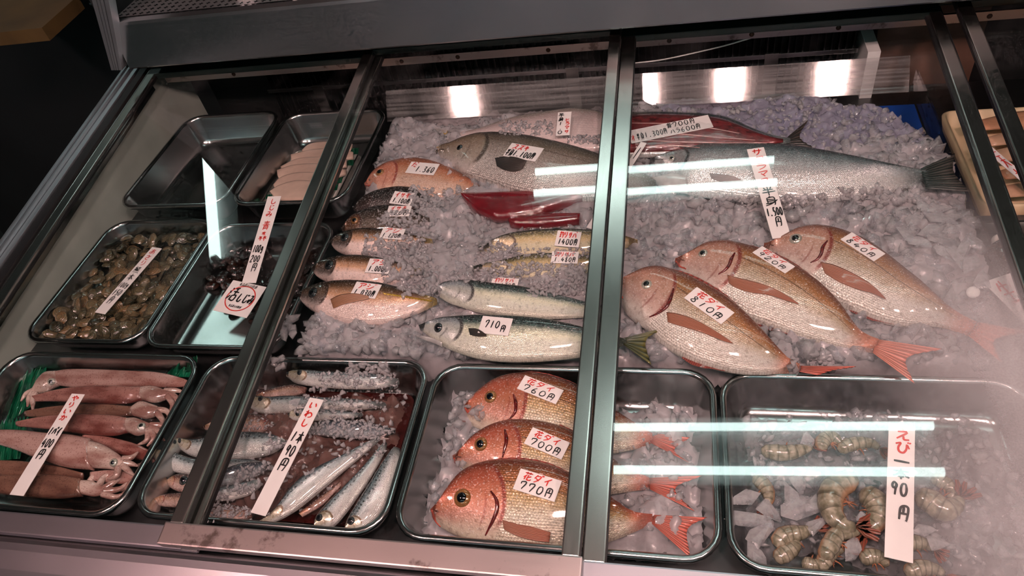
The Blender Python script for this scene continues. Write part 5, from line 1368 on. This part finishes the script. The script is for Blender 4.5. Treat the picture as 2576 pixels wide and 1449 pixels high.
# ------------------------------------------------------------------ handwriting
DK = ';8,9.8 8.5,8.7;9.2,9.9 9.7,8.9'
G = {
    '0': '5,9 3,8 2,5 3,2 5,1 7,2 8,5 7,8 5,9', '1': '5.4,9 4.6,1', '2': '2,7 4,9 7,8.5 7,6 2,1 8.4,1.2', '3': '2,8.5 6,9 7,7 4,5.3 7,4 7,2 4,1 2,1.6',
    '4': '5,9 2,4 8.4,4.4;6.6,6.4 5.8,0.6', '5': '7.8,9 3.5,9 3,5.5 6.5,5.6 7.5,3.5 6,1.2 2.5,1.4', '6': '6.5,9 3.5,6 2.5,3 4,1 6.5,1.3 7.2,3.3 5.5,4.8 3,3.8',
    '7': '2,6.2 2.2,8.6 7.6,8.6 5,0.8', '8': '7,8 4.5,9 3,7.3 7,3.5 6,1.2 3.3,1.5 3,3.5 7,8', '9': '7,8 4.5,9 2.7,7 4,5 7,6 7,8 6.2,0.8', '.': '4.6,1 5.2,1.7 5.4,1', ',': '5,2 4.6,0.6',
    '円': '2.5,0.6 2.5,8.8 7.8,8.8 7.8,1.4 6.8,1.1;5.1,8.8 5.1,5;2.5,5 7.8,5', '花': '1,8 9,8.3;3.5,9.6 3.4,7;6.6,9.7 6.3,7;3.8,6.6 1,3;2.7,4.8 2.6,0.5;8.2,5.5 5,3.6;5.2,6.6 5,1.6 5.8,0.9 8.6,1 8.8,2.6',
    'ダ': '3.4,9.4 1.2,5;3.2,8 7.2,8 5.6,4 2,0.6;2.6,5.8 6,3.6' + DK, 'イ': '7.5,9.2 5,6.4 1.5,4;5,6.2 5,0.6', 'サ': '1,6.5 9,6.8;3.2,9 3,3.4;6.8,9.2 6.6,5 5.6,2 4,0.6',
    'バ': '3,7.6 2.6,4.6 1,1.4;6,8 7.6,5 8.8,1.6' + DK, 'パ': '2.6,7.4 1,2;5.4,7.8 8,2;8.6,9.4 9.4,9 9,8.2 8.1,8.6 8.6,9.4', 'キ': '2,7 8,7.8;1.2,4.4 8.8,5.2;4.4,9.6 6,0.4', 'ア': '1.5,8.4 8.4,8.6 7.6,6.6 5.8,5.4;4.8,6.8 4.4,3.4 2.4,0.6',
    'ジ': '1.5,8.5 3.6,7.4;0.8,5.8 2.8,4.8;1.2,1 5,2.4 8.4,6.4' + DK, 'ス': '1.8,8.6 7.4,8.6 5,4 1,0.8;5,4.2 8.8,0.8', 'ズ': '1.8,8.6 7.4,8.6 5,4 1,0.8;5,4.2 8.8,0.8' + DK,
    '半': '2.4,9.2 3.6,7;7.6,9.4 6.4,7;1.6,6.4 8.6,6.6;0.6,3.6 9.6,3.9;5,9.6 5,0', '身': '5,10 4,8.6;2.6,8.4 2.6,2.4;2.6,8.4 7.4,8.4 7.4,1 6.4,0.6;2.6,6.4 7.4,6.4;2.6,4.6 7.4,4.6;0.8,2.4 7.4,2.8;9.4,5.6 5,2 1,0.2',
    'ク': '4,9.4 2.8,7 1,5;3.8,8 8.2,8 6.6,4 2.6,0.6', 'ラ': '2.4,9 7.6,9;1.4,6.4 8.4,6.4 6.8,3 3,0.6', 'マ': '1.2,8 8.8,8.2 5,3.6;3,5.4 6.2,1.4', 'い': '1.8,8.4 1.6,3.4 2.8,1.4 4,2.8;7.4,7.6 8.8,5 8.8,3.4',
    'わ': '3,9.6 3,0.6;1,7 3.6,7.4 1,2.6 5,6.4 7.6,6.4 9,4.2 8,1.8 5.4,0.8', 'し': '3.4,9.2 3.2,3 4.6,1 7,1.4 8.8,4', 'じ': '3.4,9.2 3.2,3 4.6,1 7,1.4 8.8,4;6.2,9 6.8,7.6;7.8,9.2 8.3,7.9', '本': '1,7 9,7.2;5,9.8 5,0;5,7 3,3.8 0.8,2;5,7 7,4 9.4,2.4;3.2,2.6 6.8,2.6',
    'や': '0.8,5.6 6,7.6 9,6.4 8.4,4.6 6,4.2;5,9.4 6,8;2.6,8.8 5,0.4', 'り': '2.8,9 2.4,4.6 3.4,5;7,9.2 7.2,4.6 5.8,1.8 3.8,0.4', 'か': '1,6.8 6.2,7 5.8,2 4.6,0.8 3.6,1.6;4,9.4 3,4 1,1;7.4,8 9,5.2',
    'え': '4,9.8 6,8.6;2,6.6 7.6,6.8 1.4,0.8;4,3.4 5.4,3 6,0.8 9,0.8', 'び': '1,7.6 4.2,8.2 2.4,4.6 3,1.6 5.4,1 7.2,4 7.4,7.8 9,4.6' + DK, '一': '1,5 9,5.3',
    'あ': '1.6,7.8 8.2,8;4.4,9.8 4.4,4 5,1.6;7,6.4 4.6,2 2,1.6 1.6,3.6 4,5.6 7.4,5.2 8.6,3 7,0.8', 'さ': '1.6,7 8.4,7.6;4.2,9.6 7,4.6;7,4.6 3,4 2.2,2 4,0.8 7,0.8',
    '熊': '3,9.6 1.6,7.4 4.6,7.8;1.6,6.6 1.4,3;1.6,6.6 4.6,6.6 4.6,3.2;1.6,5.4 4.6,5.4;1.6,4.4 4.6,4.4;6,9.6 6,7.6 8.6,7.6;6,6.2 6,4 8.8,4;8.6,9 6,8.4;8.6,5.8 6,5;1.4,2 0.8,0.6;3.6,2 4,0.6;6,2 6.4,0.6;8.4,2 9.2,0.6',
    '青': '1.4,8.8 8.6,8.8;2,7.4 8,7.4;0.8,6 9.2,6;5,9.8 5,6;3,5 2.4,0.6;3,5 7.2,5 7.2,0.8 6.4,0.6;3,3.6 7.2,3.6;3,2.2 7.2,2.2',
    '森': '3,8.4 7,8.4;5,9.8 5,5.6;5,8.4 3.2,6.2;5,8.4 6.8,6.2;0.6,4 4.4,4;2.5,5.2 2.5,0;2.5,4 0.6,1.6;2.5,4 4.4,1.8;5.6,4 9.4,4;7.5,5.2 7.5,0;7.5,4 5.6,1.6;7.5,4 9.6,1.6',
    'み': '2,8.4 5.4,8.6 2.6,2.4 1.2,2.4 1.4,4.4 5,4.4 9,3;7.8,6.6 7.2,3 5.4,0.6', '活': '1.6,9 2.8,8;0.8,6.4 2,5.4;0.8,0.8 3,4;8,9.4 4.4,8;3.8,6.4 9.4,6.6;6.4,8.6 6.4,4.2;4.6,4.2 4.6,0.6;4.6,4.2 8.4,4.2 8.4,0.6 4.6,0.8',
    '背': '3.6,9.8 3.6,6;0.8,8.2 3.6,8.2;0.8,6 3.6,6.8;6,9.8 6,6.2 9,6.2 9,7;8.8,9 6,8;2.8,5 2.6,0.4;2.8,5 7.2,5 7.2,0.6;2.8,3.6 7.2,3.6;2.8,2.2 7.2,2.2', 'ハ': '3.4,7.8 1,1.6;6,8.2 9,1.6', 'g': '7,6.5 4.5,7 3,5 4,3.4 6.8,5;7,6.8 7,1 5,0 3,0.8',
    '釣': '3,9.6 1,7;3,9.4 5,7.4;1.8,6.6 4.4,6.6;1,4.6 5,4.6;3,6.6 3,1;1,1 5,1.6;7,9.4 5.8,6;6.6,7.6 9.4,7.6 9,1 7.8,0.8;7,5 7.8,3.6', 'ヒ': '2.4,9 2.4,2 4,1 8.6,1.4;8.4,7 2.4,5',
    'だ': '1,7.6 6,8;3.6,9.6 1.4,1.4;5.6,5.2 8.6,5.4;5,2.4 6,1 9,1.2' + DK, 'オ': '1,6.6 9,6.8;5.8,9.4 5.8,1 4.6,1.4;5.6,6.4 1.4,2', '生': '3,9 1.2,5.6;2.4,7.4 8,7.4;1.6,4.4 8.4,4.4;0.8,0.8 9.2,0.8;5,9.6 5,0.8', '天': '1.6,8.6 8.4,8.6;1,5.4 9,5.4;5,8.6 4.4,4 1,0.6;5.2,5 9,0.6',
    '-': '2,5 8,5', '県': '3,9.6 3,4.6;3,9.6 7.6,9.6 7.6,4.6;3,8 7.6,8;3,6.4 7.6,6.4;3,4.8 7.6,4.8;1,6 1,3.4 9,3.4;5,3.4 5,0;3,2.4 1.4,0.8;7,2.4 8.8,0.8', '小': '5,9.6 5,0.8 4,1.4;2.6,6.6 1,3;7.2,6.6 9,3',
    '川': '2,9 2,4 1,0.8;5,8.6 5,1.4;8.4,9.4 8.4,0.4', '原': '1.6,9 9.4,9;1.8,9 1.6,4 0.6,0.6;5.6,8.8 5,7.6;3.4,7.4 8,7.4 8,4.2 3.4,4.2 3.4,7.4;3.4,5.8 8,5.8;5.8,4.2 5.8,0.6 5,1;4,3 2.8,1.2;7.4,3 8.8,1.2',
    '湖': '1.2,9 2.2,8;0.6,6.6 1.6,5.8;0.6,0.8 2,4;2.6,7.4 5.6,7.4;4.1,9.4 4.1,4.6;2.8,4.6 5.4,4.6 5.4,1.6 2.8,1.6 2.8,4.6;6.6,9 6.4,3 5.8,0.8;6.6,9 9.2,9 9.2,1;6.6,6.6 9.2,6.6;6.6,4.4 9.2,4.4',
}
M['card'] = plain('white_card', (232, 228, 226), .35, 0, .03, 30, 0, .3)
M['ink_red'] = plain('red_marker', (206, 44, 34), .5, 0, .08, 200)
M['ink_black'] = plain('black_marker', (22, 20, 22), .5, 0, .1, 200)


def strokes(ch, jit):
    out = []
    for s in G.get(ch, '').split(';'):
        if not s: continue
        p = np.array([[float(q) for q in k.split(',')] for k in s.split()]) / 10.0
        p = p + RNG.normal(0, jit, p.shape); out.append(cat_rom(p, max(4, len(p) * 5)))
    return out


def lettering(name, items, O, U, V, N, wU, hV, mat, parent, pen, eps=.0009):
    """marker strokes: items = (text, x0, y0, x1, y1, vertical) in tag units (y up)"""
    v, f = [], []
    for txt, x0, y0, x1, y1, vert in items:
        n = len(txt)
        for i, ch in enumerate(txt):
            if vert: cx0, cx1 = x0, x1; cy1 = y1 - (y1 - y0) * i / n; cy0 = y1 - (y1 - y0) * (i + .92) / n
            else: cx0 = x0 + (x1 - x0) * i / n; cx1 = x0 + (x1 - x0) * (i + .96) / n; cy0, cy1 = y0, y1
            sl = 0.0 if vert else .12
            for st in strokes(ch, .018):
                xy = np.stack([(cx0 + (cx1 - cx0) * (st[:, 0] + sl * (st[:, 1] - .5))) * wU, (cy0 + (cy1 - cy0) * st[:, 1]) * hV], 1)
                tg = np.gradient(xy, axis=0); tg /= np.linalg.norm(tg, axis=1)[:, None] + 1e-9
                nr_ = np.stack([-tg[:, 1], tg[:, 0]], 1); m = len(xy)
                w = pen * (.62 + .38 * np.sin(np.linspace(.4, 2.9, m)))
                b0 = len(v)
                for k in range(m):
                    for sgn in (1, -1):
                        q = xy[k] + nr_[k] * w[k] * sgn / 2; v.append(O + U * q[0] + V * q[1] + N * eps)
                f += [(b0 + 2 * k, b0 + 2 * k + 1, b0 + 2 * k + 3, b0 + 2 * k + 2) for k in range(m - 1)]
    if v: mk(name, v, f, mat, parent, smooth=False)


def card(label, px, red=(), black=(), hs=None, pen=None, name='price_tag', cat='price tag', lift=.0008, th=.0012, extra=None, blend=.5):
    """flat plastic tag: px = top-left, top-right, bottom-right, bottom-left as it is read"""
    px = [np.array(p, float) for p in px]; ctr = sum(px) / 4
    if hs:
        A = W((px[0] + px[1]) / 2, hs[0]); B = W((px[2] + px[3]) / 2, hs[1]); C_ = W(px[1] * .5 + px[2] * .5, (hs[0] + hs[1]) / 2); D_ = W(px[0] * .5 + px[3] * .5, (hs[0] + hs[1]) / 2)
        c = (A + B) / 2; N = np.cross(C_ - D_, A - B)
    else:
        c, N = cast(ctr, .01); N = N / np.linalg.norm(N) * blend + np.array([0, -.05, 1.0]) * (1 - blend)
    N = N / np.linalg.norm(N)
    if not hs:                     # lift the tag clear of the skin it lies on
        mx = 0.0
        for i in range(5):
            for j in range(5):
                u, w = i / 4, j / 4; p = (px[0] * (1 - u) + px[1] * u) * (1 - w) + (px[3] * (1 - u) + px[2] * u) * w
                mx = max(mx, float((cast(p, -.02)[0] - c) @ N))
        c = c + N * (min(mx, .010) + lift)
    P = []
    for p in px:
        d = ray(p); P.append(CAMP + d * (((c - CAMP) @ N) / (d @ N)))
    U = (P[1] - P[0] + P[2] - P[3]) / 2; wU = np.linalg.norm(U); U /= wU
    V0 = (P[0] - P[3] + P[1] - P[2]) / 2; hV = np.linalg.norm(V0); V = V0 - U * (V0 @ U); V /= np.linalg.norm(V)
    ctr3 = sum(P) / 4; O = ctr3 - U * wU / 2 - V * hV / 2
    e = empty(name, ctr3 - N * th, label, cat)
    q = [O, O + U * wU, O + U * wU + V * hV, O + V * hV]
    v, f = boxvf([k - N * th for k in q] + q, .0003, 1); mk('card', v, f, M['card'], e, smooth=False)
    pen = pen or min(wU, hV) * .055
    if red: lettering('red_lettering', red, O, U, V, N, wU, hV, M['ink_red'], e, pen)
    if black: lettering('black_lettering', black, O, U, V, N, wU, hV, M['ink_black'], e, pen * 1.1)
    if extra: extra(O, U, V, N, wU, hV, e)
    return e


def two(r, b): return dict(red=[(r, .12, .52, .84, .95, False)], black=[(b, .10, .06, .92, .50, False)])


card('price tag 花ダイ 840円 on the rear bream on ice', c6([(1535, 200), (1745, 328), (1670, 377), (1475, 243)]), **two('花ダイ', '840円'))
card('price tag 花ダイ 920円 on the bream between two others', c6([(1000, 290), (1205, 405), (1130, 450), (940, 315)]), **two('花ダイ', '920円'))
card('price tag 花ダイ 810円 on the bream by the tray rims', c6([(597, 520), (823, 683), (762, 757), (537, 605)]), **two('花ダイ', '810円'))
card('price tag 花ダイ 760円 on the rearmost tray bream', c8([(942, 160), (1192, 258), (1142, 348), (895, 248)]), **two('花ダイ', '760円'))
card('price tag 花ダイ 700円 on the middle tray bream', c8([(990, 495), (1235, 592), (1175, 705), (940, 598)]), **two('花ダイ', '700円'))
card('price tag 花ダイ 770円 on the largest tray bream', c8([(912, 757), (1180, 838), (1135, 975), (870, 892)]), **two('花ダイ', '770円'))
card('price tag スズキ 半身1.100円 on the sea bass', c2b([(1345, 1062), (1655, 1115), (1605, 1245), (1295, 1190)]), red=[('スズキ', .12, .56, .62, .94, False)], black=[('半身1.100円', .03, .06, .90, .54, False)])
card('price tag reading 1.360 on the small pink bream', c5([(920, 17), (1118, 35), (1103, 112), (903, 95)]), red=[('だ', .08, .5, .30, .95, False)], black=[('1.360', .30, .10, .95, .68, False)])
card('price tag イサキ 1.100円 on the glossy dark grunt', c5([(810, 222), (952, 242), (930, 328), (785, 310)]), **two('イサキ', '1.100円'))
card('price tag イサキ half covered by ice', c5([(770, 328), (930, 328), (922, 400), (758, 400)]), **two('イサキ', '980円'))
card('price tag アジ 1.120円 sunk in crushed ice', c5([(735, 480), (890, 487), (865, 568), (708, 550)]), **two('アジ', '1.120円'))
card('price tag アジ 1.0.. with an ice lump on its end', c5([(640, 697), (805, 703), (770, 805), (608, 793)]), **two('アジ', '1.000円'))
card('price tag アジ 1.030円 on the lowest horse mackerel', c5([(543, 858), (718, 880), (685, 980), (507, 955)]), **two('アジ', '1.030円'))
card('price tag 釣りサバ 1400円 on the rear mackerel', c5([(1955, 500), (2122, 510), (2112, 622), (1940, 605)]), **two('釣りサバ', '1400円'))
card('price tag 釣りサバ 1.480円 on the ice-buried mackerel', c5([(1925, 645), (2112, 650), (2095, 732), (1905, 728)]), **two('釣りサバ', '1.480円'))
card('price tag 釣りサバ 1.430円 on the pink-gilled mackerel', c5([(1510, 830), (1692, 835), (1667, 917), (1478, 895)]), **two('釣りサバ', '1.430円'))
card('price tag 710円 on the open-mouthed mackerel', c5([(1420, 1100), (1638, 1115), (1620, 1242), (1412, 1215)]), black=[('710', .14, .30, .66, .80, False), ('円', .68, .14, .88, .54, False)])
card('price tag ヒラマサ 半身 standing on the amberjack side', c2b([(1815, 768), (1942, 768), (1912, 985), (1775, 1000)]), red=[('ヒラマサ', .58, .05, .95, .72, True)], black=[('半身1.0', .06, .02, .50, .95, True)], hs=(.075, .060), pen=.0016)
card('long white price stick オ 半身1.300円 背700円 ハラ600円 across the bonito', c3b([(10, 1275), (865, 1098), (907, 1235), (18, 1408)]), red=[('オ', .01, .10, .07, .62, False)], black=[('半身1.300円', .08, .12, .46, .62, False), ('背700円', .47, .52, .82, .96, False), ('ハラ600円', .49, .04, .86, .46, False)], hs=(.066, .062), pen=.0014)
card('long white price stick サクラマス 半身 1.500円 leaning on the salmon', [(1888, 374), (1930, 369), (1981, 595), (1933, 602)], red=[('サクラマス', .18, .56, .86, .99, True)], black=[('半身', .10, .33, .90, .545, True), ('1.500', .06, .22, .96, .32, False), ('円', .36, .11, .80, .215, False)], hs=(.076, .034), pen=.0020)
card('long white price stick あさり 熊本 on the brown clams', [(200 + x / 7.246, 600 + y / 7.246) for x, y in ((1435, 185), (1610, 205), (350, 1345), (165, 1300))], red=[('あさり', .2, .70, .8, .97, True)], black=[('熊本', .2, .47, .8, .69, True), ('100g', .05, .365, .95, .45, False), ('150', .1, .25, .9, .345, False), ('円', .25, .13, .75, .24, False)], hs=(-.005, -.012), pen=.0014)
cJ = crop(500, 480, 4.2625)
card('long white price stick しじみ 青森 100g 200円 over the black clams', cJ([(612, 82), (757, 70), (745, 975), (597, 965)]), red=[('しじみ', .28, .74, .80, .97, True), ('青森', .25, .46, .85, .70, True)], black=[('100g', .10, .33, .85, .43, False), ('200', .12, .22, .82, .31, False), ('円', .36, .12, .80, .215, False)], hs=(.045, -.010), pen=.0018)


def ring(O, U, V, N, wU, hV, e):
    v, f = [], []
    for i in range(48):
        a = 2 * math.pi * i / 48
        for r in (1.0, .93): v.append(O + U * wU * (.52 + .40 * r * math.cos(a)) + V * hV * (.50 + .40 * r * math.sin(a)) + N * .0007)
    f = [(2 * i, 2 * i + 1, (2 * i + 3) % 96, (2 * i + 2) % 96) for i in range(48)]
    mk('red_ring', v, f, M['ink_red'], e, smooth=False)
    lettering('small_print', [('青森県小川原湖', .26, .86, .78, .97, False), ('青森県小川原湖', .34, .20, .70, .28, False)], O, U, V, N, wU, hV, M['ink_black'], e, .0007)


card('square white card with red ring reading 活しじみ among the black clams', cJ([(340, 955), (697, 1025), (540, 1370), (180, 1280)]), black=[('活', .12, .36, .42, .82, False), ('しじみ', .42, .36, .92, .68, False)], hs=(-.012, -.022), pen=.0030, extra=ring, name='label_card', cat='label')
card('long white price stick やりいか 400円 across the squid', cQ([(735, 410), (855, 425), (125, 1305), (0, 1300)]), red=[('やりいか', .22, .71, .80, .98, True)], black=[('1パイ', .05, .56, .95, .655, False), ('400', .1, .44, .9, .54, False), ('円', .2, .33, .8, .43, False)], hs=(.012, -.002), pen=.0019)
card('long white price stick いわし 1本 90円 across the sardines', cI([(1240, 310), (1342, 325), (835, 1195), (718, 1160)]), red=[('いわし', .22, .73, .80, .97, True)], black=[('1本', .08, .59, .95, .70, False), ('90', .18, .47, .86, .58, False), ('円', .2, .345, .85, .46, False)], hs=(.020, .004), pen=.0021)
card('upright white price card えび 一本 90円 in the prawn tray', cP([(1395, 200), (1605, 235), (1622, 1350), (1383, 1295)]), red=[('えび', .22, .76, .85, .97, True)], black=[('一本', .15, .565, .85, .75, True), ('90', .10, .44, .80, .555, False), ('円', .36, .27, .90, .385, False)], hs=(.028, .000), pen=.0026)
card('tall blank white stick half hidden by the door stile', [(1586, 352), (1601, 356), (1517, 582), (1502, 578)], black=[('1', .2, .78, .9, .95, False)], hs=(.070, .03), pen=.0016)
card('white card with red 生天 on the far foam tray', [(2515, 700), (2640, 672), (2660, 800), (2560, 850)], red=[('生', .08, .5, .40, .95, False), ('天', .10, .05, .42, .45, False)], hs=(.018, .012), pen=.003)
card('narrow white stick with red writing on the far fillets', [(2497, 343), (2514, 340), (2568, 478), (2545, 490)], red=[('生天本', .15, .1, .85, .95, True)], hs=(.045, .03), pen=.0018)


def standing(label, x, y, w, h0, h1, text=None):
    e = empty('price_tag', (x, y, Z0 + h0), label, 'price tag')
    v, f = boxvf([(x - w / 2, y, Z0 + h0), (x + w / 2, y, Z0 + h0), (x + w / 2, y + .0012, Z0 + h0), (x - w / 2, y + .0012, Z0 + h0), (x - w / 2, y + .02, Z0 + h1), (x + w / 2, y + .02, Z0 + h1), (x + w / 2, y + .0212, Z0 + h1), (x - w / 2, y + .0212, Z0 + h1)], .0003, 1)
    mk('card', v, f, M['card'], e, smooth=False)
    if text: lettering('black_lettering', text, np.array([x - w / 2, y - .001, Z0 + h0]), np.array([1.0, 0, 0]), np.array([0, .02, h1 - h0]) / np.hypot(.02, h1 - h0), np.array([0, -1.0, 0]), w, h1 - h0, M['ink_black'], e, .002)


p = WY((621, 18), 1.345); standing('blank white price card standing in the upper case', p[0], 1.345, .034, p[2] - Z0, p[2] - Z0 + .08)
p = WY((748, 5), 1.345); standing('white price card with black figures in the upper case', p[0], 1.345, .034, p[2] - Z0, p[2] - Z0 + .08, [('70', .1, .02, .9, .3, False)])
